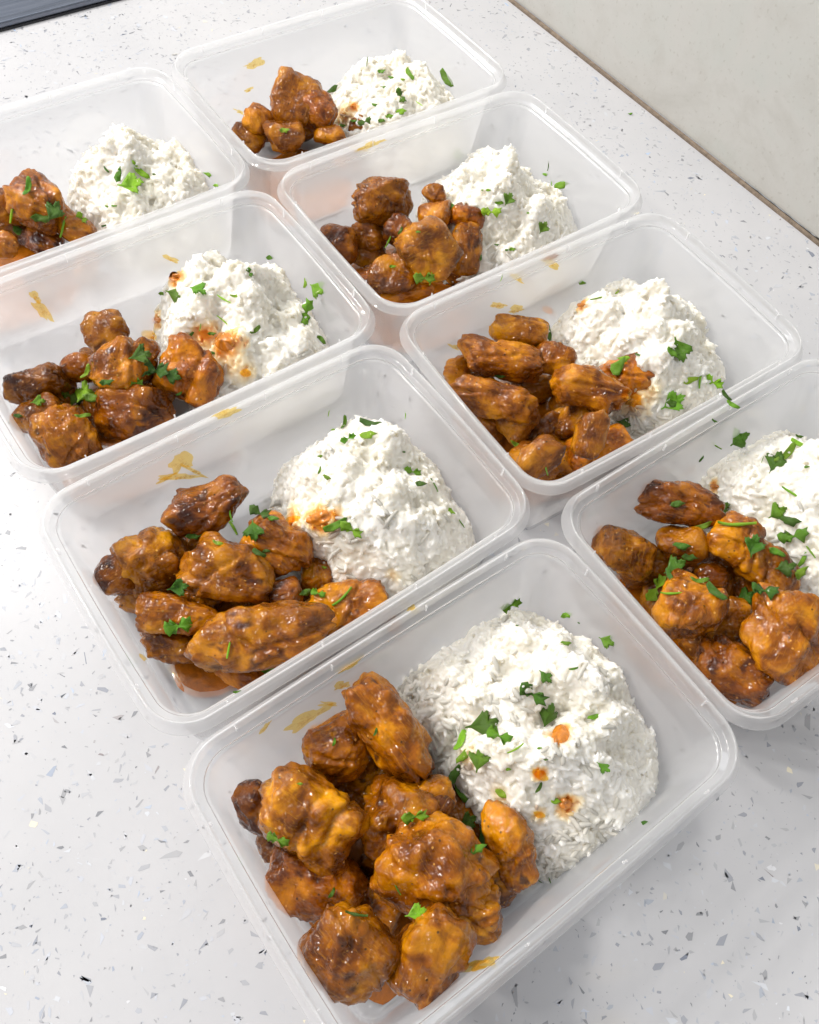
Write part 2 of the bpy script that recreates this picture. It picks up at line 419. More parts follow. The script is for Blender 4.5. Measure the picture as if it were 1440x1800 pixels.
prof_rim = [(0.0058, 0.0557), (0.0022, 0.0555), (0.0004, 0.0553), (0.0000, 0.0558), (0.0003, 0.0564), (0.0018, 0.0567), (0.0023, 0.0604), (0.0028, 0.0610),
            (0.0033, 0.0604), (0.0037, 0.0571), (0.0042, 0.0566), (0.0060, 0.0565), (0.0064, 0.0560)]
me_rim = lathe(prof_rim, loop=True)
bm = bmesh.new(); bmesh.ops.create_cube(bm, size=1)
for v in bm.verts: v.co = Vector((v.co.x * 0.0006, v.co.y * 0.0009, v.co.z * 0.0042))
bmesh.ops.bevel(bm, geom=bm.edges[:], offset=0.00012, segments=1, affect='EDGES')
me_rib = bpy.data.meshes.new('rim_rib'); bm.to_mesh(me_rib); bm.free()
for m_ in (me_body, me_rim, me_rib): m_.materials.append(M_PL if m_ is me_body else M_RIM)
me_body.materials.append(M_SKIN); me_rim.materials.append(M_SKIN)
nb = len(rring(0, 0)); _mi = np.zeros(len(me_body.polygons), np.int32); _mi[:7 * nb] = 1; _mi[15 * nb:16 * nb] = 1; me_body.polygons.foreach_set('material_index', _mi)
_mi = np.zeros(len(me_rim.polygons), np.int32); _mi[:3 * nb] = 1; me_rim.polygons.foreach_set('material_index', _mi)

CONT = {  # name: x, y, angle, label
 'L1': (0.00493, 0.35643, 0.0056, 'frosted plastic food container cut off by the left edge of the photo'),
 'L2': (0.00378, 0.23785, -0.0017, 'frosted plastic food container second from the top on the left'),
 'L3': (0.00021, 0.11878, 0.0157, 'frosted plastic food container third from the top on the left, sauce swipe inside'),
 'L4': (0.0, 0.0, 0.0155, 'nearest and largest frosted plastic food container, at the bottom of the photo'),
 'R1': (0.17814, 0.35892, -0.0006, 'farthest frosted plastic food container, at the top centre of the photo'),
 'R2': (0.17706, 0.2398, -0.0042, 'frosted plastic food container second from the top on the right'),
 'R3': (0.17311, 0.12312, -0.0300, 'frosted plastic food container third from the top on the right, leaf on rim'),
 'R4': (0.17206, 0.00595, -0.0003, 'frosted plastic food container cut off by the right edge, charred chicken in it')}
CN = {'L1': 'left edge container', 'L2': 'second left container', 'L3': 'third left container', 'L4': 'front container',
      'R1': 'farthest container', 'R2': 'second right container', 'R3': 'third right container', 'R4': 'right edge container'}
ribs = []
for x in (-0.060, -0.021, 0.021, 0.060):
    for s in (1, -1): ribs.append((x, s * (D / 2 - 0.0037), 0.0589, 0))
for y in (-0.032, 0.032):
    for s in (1, -1): ribs.append((s * (W / 2 - 0.0037), y, 0.0589, math.pi / 2))
for k, (x, y, a, lab) in CONT.items():
    r = link('food_container', None); r.location = (x, y, 0); r.rotation_euler = (0, 0, a)
    tag(r, lab, 'food container', 'plastic meal containers set out in two rows')
    link('tray', me_body, None, r); link('rim', me_rim, None, r)
    for q in ribs:
        o = link('rim_rib', me_rib, None, r, q[:3]); o.rotation_euler = (0, 0, q[3])
def to_local(k, P):
    x, y, a, _ = CONT[k]; c, s = math.cos(a), math.sin(a); dx, dy = P[0] - x, P[1] - y
    return np.array([dx * c + dy * s, -dx * s + dy * c, P[2]])
def to_world(k, P):
    P = np.atleast_2d(P); x, y, a, _ = CONT[k]; c, s = math.cos(a), math.sin(a)
    return np.c_[x + P[:, 0] * c - P[:, 1] * s, y + P[:, 0] * s + P[:, 1] * c, P[:, 2]]

# ------------------------------------------------------------------ rice
def grain_mesh(seed, seg=6, rings=(-1, -.86, -.45, 0.05, .5, .87, 1)):
    g = np.random.default_rng(seed); V = []; n = seg; L = 0.0038; R = 0.00100
    bend = g.uniform(-.0005, .0005)
    for i, t in enumerate(rings[1:-1]):
        rr = R * (1 - abs(t) ** 3.2) ** .5 * g.uniform(.92, 1.06)
        for k in range(n):
            a = 6.2832 * k / n; V.append((t * L, rr * math.cos(a) + bend * t * t, rr * .85 * math.sin(a)))
    m = len(rings) - 2; Fc = []
    for i in range(m - 1):
        for k in range(n): Fc += [(i * n + k, (i + 1) * n + k, (i + 1) * n + (k + 1) % n), (i * n + k, (i + 1) * n + (k + 1) % n, i * n + (k + 1) % n)]
    V.append((-L, bend, 0)); V.append((L, bend, 0)); a, b = len(V) - 2, len(V) - 1
    for k in range(n): Fc.append((a, k, (k + 1) % n)); Fc.append((b, (m - 1) * n + (k + 1) % n, (m - 1) * n + k))
    return np.array(V), np.array(Fc)
GR = [grain_mesh(s) for s in range(5)]
def frames(N, g, tilt):
    """rotation matrices whose X axis lies near the surface with normal N"""
    n = len(N); r = g.normal(size=(n, 3)); T = r - (r * N).sum(1)[:, None] * N; T /= np.linalg.norm(T, axis=1)[:, None]
    a = g.normal(0, tilt, n); X = T * np.cos(a)[:, None] + N * np.sin(a)[:, None]
    Y = np.cross(N, X); Y /= np.linalg.norm(Y, axis=1)[:, None]; Z = np.cross(X, Y)
    return np.stack([X, Y, Z], axis=2)
def merge_grains(P, R, S, g):
    V = []; Fc = []; off = 0; pick = g.integers(0, len(GR), len(P))
    for q in range(len(GR)):
        i = np.where(pick == q)[0]
        if not len(i): continue
        gv, gf = GR[q]
        vv = np.einsum('nij,nvj->nvi', R[i], gv[None] * S[i][:, None, :]) + P[i][:, None, :]
        V.append(vv.reshape(-1, 3)); n = len(gv)
        Fc.append((gf[None] + (np.arange(len(i)) * n)[:, None, None] + off).reshape(-1, 3)); off += len(i) * n
    return np.concatenate(V), np.concatenate(Fc)

RICE = {  # centre x, y, radius x, y, height, rotation, seed, grains (mm, container frame)
 'L4': (41, 3, 46, 56, 47, 0.08, 1, 6500, 'large heap of white rice in the nearest container, with three orange sauce drops'),
 'L3': (43, 3, 41, 49, 46, 0.05, 2, 4800, 'heap of white rice in the third left container, orange sauce staining its left side'),
 'L2': (45, 9, 44, 49, 47, -0.05, 3, 3400, 'heap of white rice in the second left container, sauce soaked lower left edge'),
 'L1': (49, 12, 42, 44, 42, 0.0, 4, 2600, 'heap of white rice in the left edge container, one bright green leaf on top'),
 'R1': (43, 5, 44, 45, 38, 0.0, 5, 2200, 'heap of white rice in the farthest container, long leaf at its right'),
 'R2': (38, 9, 49, 49, 44, 0.0, 6, 3200, 'heap of white rice in the second right container, cut small by the chicken pile'),
 'R3': (44, 5, 43, 51, 44, 0.0, 7, 3600, 'heap of white rice in the third right container, behind the two leaves near its rim'),
 'R4': (42, 3, 45, 53, 47, 0.0, 8, 4200, 'heap of white rice running out of the right edge of the photo')}
def rice_h(k, X, Y):
    cx, cy, rx, ry, H, rot, sd, _, _ = RICE[k]
    u = (X * 1e3 - cx); v = (Y * 1e3 - cy); c, s = math.cos(rot), math.sin(rot)
    U = (u * c + v * s) / rx; V = (-u * s + v * c) / ry
    P = np.c_[X * 1e3, Y * 1e3, np.full(len(X), 5.0 * sd)]
    ang = np.arctan2(V, U)
    rim = 1 + 0.15 * fbm(np.c_[np.cos(ang) * 1.6 + 9, np.sin(ang) * 1.6, np.full(len(X), sd * 3.7)], sd, 3)
    r = (np.abs(U) ** 2.5 + np.abs(V) ** 2.5) ** (1 / 2.5) / rim
    base = np.clip(1 - r ** 2.3, 0, 1) ** 0.68
    lump = fbm(P / 15.0, sd + 20, 2); l2 = fbm(P / 5.5, sd + 40, 2); l3 = np.abs(fbm(P / 2.6, sd + 55, 2))
    return np.where(r < 1, H * base * (1 + 0.36 * lump) + (2.8 * l2 - 0.5 * l3) * np.clip(base * 2, 0, 1), 0) / 1e3, r
def rice_normal(k, X, Y, e=0.0015):
    h0, _ = rice_h(k, X, Y); hx, _ = rice_h(k, X + e, Y); hy, _ = rice_h(k, X, Y + e)
    N = np.c_[-(hx - h0) / e, -(hy - h0) / e, np.ones(len(X))]
    N[:, :2] = np.clip(N[:, :2], -2.5, 2.5)
    return h0, N / np.linalg.norm(N, axis=1)[:, None]
me_grains = []
for q, (gv, gf) in enumerate(GR):
    m_ = mesh_np('rice_grain', gv, gf); m_.materials.append(M_RICE); me_grains.append(m_)
def inside(P, m=0.0012):
    ins = 0.0128 - 0.006 * np.clip(P[:, 2] / 0.055, 0, 1)
    return (np.abs(P[:, 0]) < W / 2 - ins - m) & (np.abs(P[:, 1]) < D / 2 - ins - m)
def make_rice(k):
    cx, cy, rx, ry, H, rot, sd, ng, lab = RICE[k]; g = np.random.default_rng(100 + sd)
    root = link('rice_mound', None); P0 = to_world(k, [[cx / 1e3, cy / 1e3, 0.0016]])[0]
    root.location = P0; root.rotation_euler = (0, 0, CONT[k][2]); tag(root, lab, 'rice', 'heaps of rice in the meal containers')
    off = np.array([cx / 1e3, cy / 1e3, 0])
    # packed bed: polar height field
    na, nr = 260, 100; V = [(cx / 1e3, cy / 1e3)]
    for i in range(1, nr + 1):
        t = (i / nr) ** 0.8 * 1.12
        for a in range(na):
            th = 6.28318 * a / na; u, v = rx * t * math.cos(th), ry * t * math.sin(th)
            # superellipse footprint
            sf = 1 / ((abs(math.cos(th)) ** 2.5 + abs(math.sin(th)) ** 2.5) ** (1 / 2.5)) ; u *= sf; v *= sf
            V.append(((cx + u) / 1e3, (cy + v) / 1e3))
    V = np.array(V); h, r = rice_h(k, V[:, 0], V[:, 1])
    lim = np.array([W / 2 - 0.0137, D / 2 - 0.0137])[None] + (0.006 * np.clip(h, 0, .05) / .055)[:, None]; V = np.clip(V, -lim, lim)
    VV = np.c_[V, np.where(r < 1, np.maximum(h - 0.0009, 0), -0.0004)] - off
    Fc = [(0, 1 + a, 1 + (a + 1) % na) for a in range(na)]
    for i in range(nr - 1):
        for a in range(na):
            p, q = 1 + i * na, 1 + (i + 1) * na; Fc += [(p + a, q + a, q + (a + 1) % na), (p + a, q + (a + 1) % na, p + (a + 1) % na)]
    Fc = np.array(Fc)
    # grains over the surface, by rejection against slope
    X = g.uniform(cx - rx * 1.1, cx + rx * 1.1, ng * 3) / 1e3; Y = g.uniform(cy - ry * 1.1, cy + ry * 1.1, ng * 3) / 1e3
    h, N = rice_normal(k, X, Y); r_ = rice_h(k, X, Y)[1]; ok = h > 0.0005
    wgt = 1 / N[:, 2]; ok &= g.uniform(0, 2.7, len(wgt)) < wgt
    X, Y, h, N = X[ok][:ng], Y[ok][:ng], h[ok][:ng], N[ok][:ng]
    mush = fbm(np.c_[X, Y, h] * 1e3 / 9.0, sd + 61, 2); edge_ = np.clip((r_[ok][:ng] - .62) / .3, 0, 1); lift = g.uniform(-0.0007, 0.0006, len(X)) - 0.0006 * np.clip(mush * 2.2 + .2, 0, 1) * (1 - edge_) + 0.0003 * edge_
    P = np.c_[X, Y, h] + N * lift[:, None]; P[:, 2] = np.maximum(P[:, 2], 0.0009)
    ok = inside(P); P, N = P[ok], N[ok]
    R = frames(N, g, 0.24); S = np.c_[g.uniform(.72, 1.12, len(P)), g.uniform(.85, 1.15, len(P)), g.uniform(.85, 1.15, len(P))]
    # the loosest, most visible grains become parts of their own
    nloose = {'L4': 170, 'L3': 90, 'R4': 70, 'R3': 60, 'L2': 70}.get(k, 30)
    vis = (CAM_O - to_world(k, P)); vis /= np.linalg.norm(vis, axis=1)[:, None]
    face = (vis * N).sum(1)
    cand = np.argsort(-(lift[ok] * 1000 + face * .7))[:nloose]
    keep = np.ones(len(P), bool); keep[cand] = False
    gV, gF = merge_grains(P[keep] - off, R[keep], S[keep], g)
    # close the bed underneath, fuse it with the grains into one sticky skin
    nv = len(VV); base_ = VV[1 + (nr - 1) * na:1 + nr * na].copy(); base_[:, 2] = -0.0008
    VV = np.concatenate([VV, base_, [[VV[0][0], VV[0][1], -0.0008]]]); q0 = 1 + (nr - 1) * na
    Fx = [(q0 + a, nv + a, nv + (a + 1) % na) for a in range(na)] + [(q0 + a, nv + (a + 1) % na, q0 + (a + 1) % na) for a in range(na)] + [(nv + na, nv + (a + 1) % na, nv + a) for a in range(na)]
    allF = np.concatenate([Fc, np.array(Fx), gF + len(VV)]); allV = np.concatenate([VV, gV])
    tmp = bpy.data.objects.new('tmp', mesh_np('tmp', allV, allF)); COL.objects.link(tmp)
    rm = tmp.modifiers.new('r', 'REMESH'); rm.mode = 'VOXEL'; rm.voxel_size = {'L4': .00036, 'L3': .00042, 'R4': .00045, 'R3': .0005, 'L2': .0005}.get(k, .00048); rm.use_smooth_shade = True
    sm = tmp.modifiers.new('s', 'SMOOTH'); sm.factor = 0.5; sm.iterations = 3 if k in ('L4', 'L3', 'R4') else 2
    me_r = bpy.data.meshes.new_from_object(tmp.evaluated_get(bpy.context.evaluated_depsgraph_get())); me_r.name = 'packed_rice'
    bpy.data.objects.remove(tmp); me_r.materials.clear()
    me_r.polygons.foreach_set('use_smooth', [True] * len(me_r.polygons))
    tag(link('packed_rice', me_r, M_BED, root), kind='stuff')
    for j in cand:
        m4 = Matrix(R[j].tolist()).to_4x4(); o = link('rice_grain', me_grains[j % 5], None, root)
        o.matrix_local = Matrix.Translation(Vector(P[j] - off) + Vector(N[j]) * 0.0004) @ m4 @ Matrix.Diagonal((*S[j], 1))
for k in CONT: make_rice(k)

# ------------------------------------------------------------------ chicken
TONE = {'o': ((1.05, 1.00, 1.0), -.12), 'y': ((1.18, 1.24, 1.2), -.2), 'b': ((0.80, 0.76, 0.8), -.02), 'd': ((0.66, 0.55, 0.6), .30), 'r': ((0.98, 0.82, 0.8), -.05), 's': ((0.62, 0.60, 1.1), .05)}
# px, py, long, short (photo pixels), angle (deg, ccw), height of centre (mm), tone, elongation seed / lobes, label
CH = {
'L4': [
 (683,1279,200,108,-52,38,'o',[(-.5,0,.9),(.35,0,1)],'long pale-streaked chicken strip lying across the top of the front pile'),
 (592,1322,122,118,20,28,'o',[(0,0,1),(-.7,.3,.6)],'small squat chicken chunk left of the long strip in the front container'),
 (553,1440,180,160,-35,33,'y',[(-.35,.1,.95),(.5,-.25,.7),(.65,.45,.55)],'glossy orange folded chicken piece at the left of the front pile'),
 (455,1420,100,80,-40,22,'d',[(0,0,1),(-.7,.3,.6)],'dark corner of chicken sticking out at the far left of the front pile'),
 (700,1435,150,165,70,25,'b',[(0,0,1),(.5,-.7,.6)],'dark brown chicken chunk in the middle of the front pile'),
 (762,1405,90,75,25,30,'b',[(0,0,1)],'small glossy brown knob of chicken against the rice of the front container'),
 (765,1535,192,166,-60,36,'o',[(-.45,.05,.85),(.25,.45,.75),(.55,-.2,.55),(-.2,-.5,.7)],'big knobbly orange chicken piece in the front right of the nearest pile'),
 (830,1600,110,110,10,30,'y',[(0,0,1),(.4,-.4,.6)],'round orange end of chicken with bright shine, lowest right of the front pile'),
 (895,1492,150,88,-68,28,'o',[(-.3,.2,.9),(.5,0,.8)],'narrow orange chicken piece touching the rice at right in the front container'),
 (562,1548,180,120,-12,18,'r',[(0,0,1),(.6,.2,.6)],'smooth orange brown chicken slab under the folded piece in the front container'),
 (615,1668,160,160,-40,20,'b',[(0,0,1),(-.4,.5,.7),(.5,.4,.6)],'blocky chicken chunk with thin dark stem on it, lowest left in front container'),
 (752,1678,165,130,65,18,'b',[(0,0,1),(.55,0,.7)],'chicken chunk at the very bottom of the front pile beside a dark gap')],
'L3': [
 (368,893,128,95,12,35,'d',[(-.3,-.1,.9),(.55,.35,.6),(.6,.7,.4)],'charred crusty chicken piece at the top of the third left pile'),
 (270,985,120,118,30,24,'y',[(0,0,1),(-.3,-.4,.7)],'golden disc shaped chicken piece at the far left of the third left container'),
 (210,1010,80,75,30,20,'d',[(0,0,1)],'dark knobbly chicken end jutting out left in the third left container'),
 (400,1007,148,112,-15,30,'b',[(-.2,0,1),(.6,-.1,.7)],'rough textured brown chicken chunk in the middle of the third left pile'),
 (487,962,118,100,-30,26,'o',[(0,0,1),(.5,-.3,.7)],'orange chicken chunk leaning on the rice in the third left container'),
 (305,1083,138,76,-5,27,'o',[(-.4,0,.9),(.5,.1,.8)],'small orange chicken piece with a parsley leaf in the third left container'),
 (297,1132,112,66,-18,14,'b',[(0,0,1),(.6,-.2,.6)],'low brown chicken piece beneath the orange one in the third left container'),
 (452,1115,218,122,8,30,'b',[(-.5,-.05,.8),(.1,0,1),(.65,.05,.75)],'largest brown chicken piece at the front of the third left container'),
 (615,1065,150,92,14,22,'o',[(-.3,-.1,.9),(.6,.15,.65)],'flat orange chicken piece against the front wall of the third left container'),
 (497,1045,66,58,10,24,'d',[(0,0,1)],'tiny dark crusty chicken bit between two large pieces in third left container'),
 (412,1180,130,50,-28,8,'r',[(0,0,1)],'low sauce covered chicken scrap under the largest piece, third left container')],
'L2': [
 (186,588,92,80,-10,34,'s',[(0,0,1),(-.4,.4,.6)],'smooth brown chunk standing at the top of the second left pile'),
 (222,645,102,110,80,36,'o',[(0,0,1),(.4,.2,.7)],'glossy orange chicken piece at the centre of the second left pile'),
 (345,658,120,118,60,28,'r',[(0,0,1),(-.3,-.5,.7)],'big round orange brown chicken piece leaning on rice, second left container'),
 (64,675,102,68,18,24,'s',[(-.3,0,.9),(.4,0,.9)],'smooth dull brown chunk at the far left of the second left pile'),
 (142,650,66,52,0,24,'d',[(0,0,1)],'small dark chicken bit behind the herb cluster in the second left container'),
 (74,730,88,72,-20,20,'b',[(0,0,1),(-.5,-.3,.6)],'brown chicken piece with herb flecks at lower left, second left container'),
 (120,768,112,104,-60,24,'o',[(0,0,1),(.5,.2,.7)],'round golden orange chicken chunk lowest in the second left container'),
 (232,728,128,96,10,26,'d',[(-.3,.1,.9),(.5,.2,.75),(0,-.5,.7)],'charred stringy chicken piece at the front wall of second left container')],
'L1': [
 (68,358,112,92,-30,34,'o',[(-.2,0,1),(.4,.2,.7)],'glossy orange chicken chunk with dark herbs at the left edge of the photo'),
 (10,365,62,88,80,28,'b',[(0,0,1)],'brown chicken piece cut by the left edge behind a green stem'),
 (122,396,100,50,-35,24,'o',[(0,0,1),(.6,-.1,.6)],'flat orange chicken piece sloping to the rim in the left edge container'),
 (4,428,48,60,80,28,'o',[(0,0,1)],'orange chicken piece in the left edge container, lowest at the picture edge'),
 (70,425,80,50,-20,14,'d',[(0,0,1)],'dark chicken piece in shade low in the left edge container')],
'R1': [
 (520,178,90,84,70,34,'b',[(0,0,1),(.4,.2,.7)],'tall brown chicken piece at the top of the farthest pile'),
 (560,197,80,74,-20,30,'r',[(0,0,1),(.4,-.3,.6)],'brown chicken piece beside the rice in the farthest container'),
 (454,214,52,50,0,26,'o',[(0,0,1)],'small round orange chicken piece at left in the farthest container'),
 (434,240,56,46,-20,18,'b',[(0,0,1),(-.6,.2,.5)],'small brown chicken piece at the far left of the farthest container'),
 (506,240,78,60,10,24,'b',[(0,0,1)],'glossy brown chicken piece with a fleck of green, front of the farthest pile'),
 (578,238,54,34,0,24,'o',[(0,0,1)],'bright orange chicken piece peeping over the rim of the farthest container'),
 (643,220,62,30,15,20,'b',[(0,0,1)],'herb covered brown chicken sliver by the rim of the farthest container')],
'R2': [
 (668,350,82,104,90,34,'b',[(0,0,1),(.4,.3,.7)],'upright brown chicken piece at the top left of the second right pile'),
 (600,430,76,74,0,22,'d',[(-.2,0,1),(.4,.3,.6)],'dark glossy chicken lump at the far left of the second right container'),
 (648,418,62,56,-10,20,'b',[(0,0,1)],'brown chicken lump between the dark one and the upright one, second right container'),
 (702,406,60,66,60,28,'d',[(0,0,1)],'dark chicken piece with a green stem in the second right container'),
 (765,345,42,36,0,38,'b',[(0,0,1)],'small brown chicken bit perched on the rice in the second right container'),
 (768,380,58,58,90,36,'o',[(0,0,1)],'orange chicken piece just above the yellow one in the second right container'),
 (752,446,96,96,30,38,'y',[(0,0,1),(.3,-.4,.7)],'bright yellow orange chicken chunk on top of the second right pile'),
 (821,378,40,56,80,38,'r',[(-.3,0,.9),(.7,.1,.5)],'pointed reddish chicken tip in the second right container'),
 (820,436,94,60,90,30,'b',[(0,0,1),(-.4,0,.8)],'shiny brown chicken piece touching the rice in the second right container'),
 (690,480,82,70,10,26,'b',[(0,0,1)],'round glossy brown chicken piece low in the second right container'),
 (716,514,96,34,10,20,'r',[(0,0,1)],'flat reddish chicken sliver at the front wall of the second right container'),
 (645,488,42,32,0,14,'r',[(0,0,1)],'small reddish chicken scrap at lower left of the second right container')],
'R3': [
 (915,582,94,62,-5,34,'y',[(-.5,0,.75),(.4,0,.9)],'curled golden chicken piece at the top of the third right pile'),
 (883,632,140,74,-12,34,'o',[(-.45,.1,.8),(.3,0,.95)],'long curved orange chicken piece high in the third right pile'),
 (803,652,52,56,0,22,'o',[(0,0,1)],'small round chicken ball at the far left of the third right container'),
 (978,634,62,78,70,30,'o',[(0,0,1),(.4,.2,.7)],'orange chicken piece leaning on rice beside the long curved one'),
 (873,700,138,76,-22,32,'o',[(-.4,0,.85),(.3,.1,.9)],'crusty orange chicken piece in the middle left of the third right pile'),
 (905,738,90,70,-50,22,'b',[(0,0,1)],'dark chicken side below the crusty piece in the third right container'),
 (1033,682,120,82,-15,38,'o',[(-.3,0,.9),(.4,.05,.85)],'smooth orange chicken piece in the middle of the third right pile'),
 (1100,660,108,78,25,30,'r',[(-.2,-.1,.95),(.65,.3,.45),(-.6,.4,.4)],'pointed reddish chicken piece overlapping the rice, third right container'),
 (1010,735,84,70,0,18,'b',[(0,0,1)],'dark brown chicken piece in shade at centre of third right container'),
 (1050,785,124,76,18,24,'r',[(0,0,1),(-.6,-.2,.6)],'crusty red brown chicken piece at the front wall of third right container'),
 (942,812,98,60,-28,20,'o',[(0,0,1)],'orange chicken piece in the nearest corner of the third right container'),
 (862,748,66,56,-50,14,'b',[(0,0,1)],'low brown chicken piece by the left wall of the third right container')],
'R4': [
 (1203,890,128,86,-12,38,'d',[(-.35,.1,.95),(.5,-.1,.75)],'charred brown chicken piece at the top of the right edge pile'),
 (1098,972,88,108,80,26,'y',[(0,0,1),(.3,.3,.8)],'golden chicken piece at the far left of the right edge container'),
 (1195,962,92,74,0,30,'b',[(0,0,1),(-.4,.2,.6)],'brown chicken piece just below the charred one in right edge container'),
 (1300,950,110,90,-35,38,'o',[(0,0,1)],'orange chicken lobe with a green stem across it in right edge container'),
 (1345,1000,130,90,-48,32,'b',[(0,0,1),(.5,0,.7)],'long brown chicken flank beside the rice in the right edge container'),
 (1213,1063,118,116,70,40,'o',[(-.2,0,.95),(.65,.25,.45)],'orange chicken chunk with an upright nub, middle of right edge container'),
 (1290,1096,90,84,0,24,'b',[(0,0,1)],'dark chicken piece in a gap at centre of the right edge container'),
 (1283,1183,132,104,-28,30,'d',[(-.3,.2,.9),(.4,-.1,.85)],'glossy half charred chicken piece in the lowest corner, right edge container'),
 (1388,1118,140,145,60,30,'o',[(0,0,1),(-.5,.4,.6),(.5,.5,.5)],'big orange chicken chunk with black spots at the right edge of photo'),
 (1248,1015,70,56,0,24,'d',[(0,0,1)],'dark chicken bit hidden among herbs in right edge container')],
}
def chicken_mesh(a, b, c, lobes, sd, level, tone):
    V, Fc = ico(level); g = np.random.default_rng(sd)
    # radial distance to a union of ellipsoidal lobes, flattened by cut planes
    R = np.full(len(V), 0.0); acc = np.zeros(len(V))
    L = [(u, v, g.uniform(-.15, .15), r) for u, v, r in lobes]
    if len(lobes) == 1: L += [(g.uniform(-.4, .4), g.uniform(-.4, .4), g.uniform(-.3, .3), g.uniform(.6, .8)) for _ in range(2)]
    ext = max(abs(u) + r for u, v, z, r in L)
    for (u, v, z, r) in L:
        C = np.array([u * .75, v * .75, z]) / ext; rad = r / ext
        bq = V @ C; disc = bq ** 2 - (C @ C - rad * rad)
        t = np.where(disc > 0, bq + np.sqrt(np.maximum(disc, 0)), 0)
        acc += np.exp(14 * np.maximum(t, .12))
    R = np.log(acc) / 14
    pw = 2.7 if level > 4 else 2.5; R = R * (np.sum(np.abs(V) ** pw, axis=1)) ** (-1 / pw) / 1.05
    cuts = [(np.array((sg, g.uniform(-.35, .35), g.uniform(-.35, .35))), g.uniform(.76, .92)) for sg in (1, -1)]
    for _ in range(6):
        n = g.normal(size=3); n[0] *= .5; cuts.append((n, g.uniform(.64, .92)))
    for n, d in cuts:
        n = n / np.linalg.norm(n)
        dt = V @ n; q = np.where(dt > 0.05, d / np.maximum(dt, .05), 9)
        R = -np.log(np.exp(-9 * R) + np.exp(-9 * np.minimum(q, 3))) / 9
    R = R / np.percentile(R, 80) * 1.05 
    S = np.array([a, b, c]); P = V * R[:, None]
    PP = P * S * 1000  # in mm
    N1 = fbm(PP / 9.0 + sd, sd, 2); wp = PP + 2.5 * np.c_[vnoise(PP / 4 + 9, sd), vnoise(PP / 4 + 31, sd), vnoise(PP / 4 + 57, sd)]
    rd = 1 - np.abs(fbm(wp * np.array([.45, 1.2, 1.2]) / 6.5 + sd, sd + 5, 2)) * 3.2
    N2 = fbm(PP / 3.2, sd + 9, 3); N3 = fbm(PP / 1.1, sd + 13, 2)
    disp = 0.26 * N1 - 0.045 * np.clip(rd, 0, 1) ** 2 + 0.055 * N2
    fold = np.zeros(len(V))
    for q in range(3 if len(lobes) > 1 else 2):   # seams where the meat folds over itself
        n = g.normal(size=3); n[2] *= .4; n /= np.linalg.norm(n); dd = P @ n - g.uniform(-.4, .4) + 0.16 * fbm(P * 1.6 + q * 9, sd + q, 2)
        fold += np.exp(-(dd / .055) ** 2) * g.uniform(.5, 1.0) * np.clip(.5 + 1.5 * fbm(P * 1.1 + 30 * q, sd + 60 + q, 1), 0, 1)
        fold -= .35 * np.exp(-((dd - .14) / .09) ** 2)
    disp = disp - 0.15 * fold
    P = P * (1 + disp)[:, None]; out = P * S
    nr = V / S; nr /= np.linalg.norm(nr, axis=1)[:, None]; out = out + nr * (N3 * 0.00045)[:, None]
    me = mesh_np('chicken_piece', out, Fc)
    amt = TONE[tone][1]
    chv = np.clip((fbm(PP / 6.0 + 50, sd + 30, 3) * 1.2 + 0.25 * np.clip(rd, -1, 1) - 0.62 + amt) * 6, 0, .85) + np.clip((N2 - .35) * 1.4 * amt, 0, .35)
    at_ = me.attributes.new('char', 'FLOAT', 'POINT'); at_.data.foreach_set('value', np.clip(chv, 0, .9).astype(np.float32))
    me.materials.append(M_CH); return me
piece_pos = []
FILL = {'L4': [(640,1390),(690,1500),(660,1600),(560,1610),(800,1440),(850,1560),(500,1480),(620,1340)], 'L3': [(330,960),(350,1060),(560,1020),(440,1060),(250,1060),(380,1140),(560,1130)],
 'L2': [(180,640),(280,690),(100,700),(180,730),(300,760),(190,820)], 'L1': [(60,400),(20,400),(150,470),(60,500)], 'R1': [(480,225),(540,225),(530,300),(600,275)], 'R2': [(650,450),(720,440),(780,430),(660,500),(790,470),(740,560),(830,520)],
 'R3': [(930,680),(960,760),(1000,700),(850,700),(980,800),(1060,720),(1000,880),(1100,830)], 'R4': [(1150,1000),(1180,1040),(1250,1060),(1330,1060),(1240,1120),(1330,1120),(1280,990)]}
_used = set()
for _k, _l in FILL.items():
    for _i, (_x, _y) in enumerate(_l):
        _s = {'L4': 120, 'R4': 105, 'L3': 95, 'R3': 85, 'L2': 80}.get(_k, 62)
        _c = sorted((q for q in CH[_k] if 'half buried' not in q[8] and q[8] not in _used), key=lambda q: (q[0] - _x) ** 2 + (q[1] - _y) ** 2)
        _q = _c[0][8]; _used.add(_q); _w = _q.split(); _n = next(j for j, t_ in enumerate(_w) if t_ in ('chicken', 'chunk', 'corner', 'disc')) + 1
        if _w[_n] in ('piece', 'chunk', 'strip', 'slab', 'bit', 'lump', 'sliver', 'end', 'flank', 'lobe', 'ball', 'scrap', 'tip', 'side'): _n += 1
        CH[_k].append((_x, _y, _s * 1.1, _s * .72, 37 * _i, 11, 'b', [(0, 0, 1)], 'half buried dark chicken under the ' + ' '.join(_w[:_n]) + ' in ' + CN[_k]))
si = 0
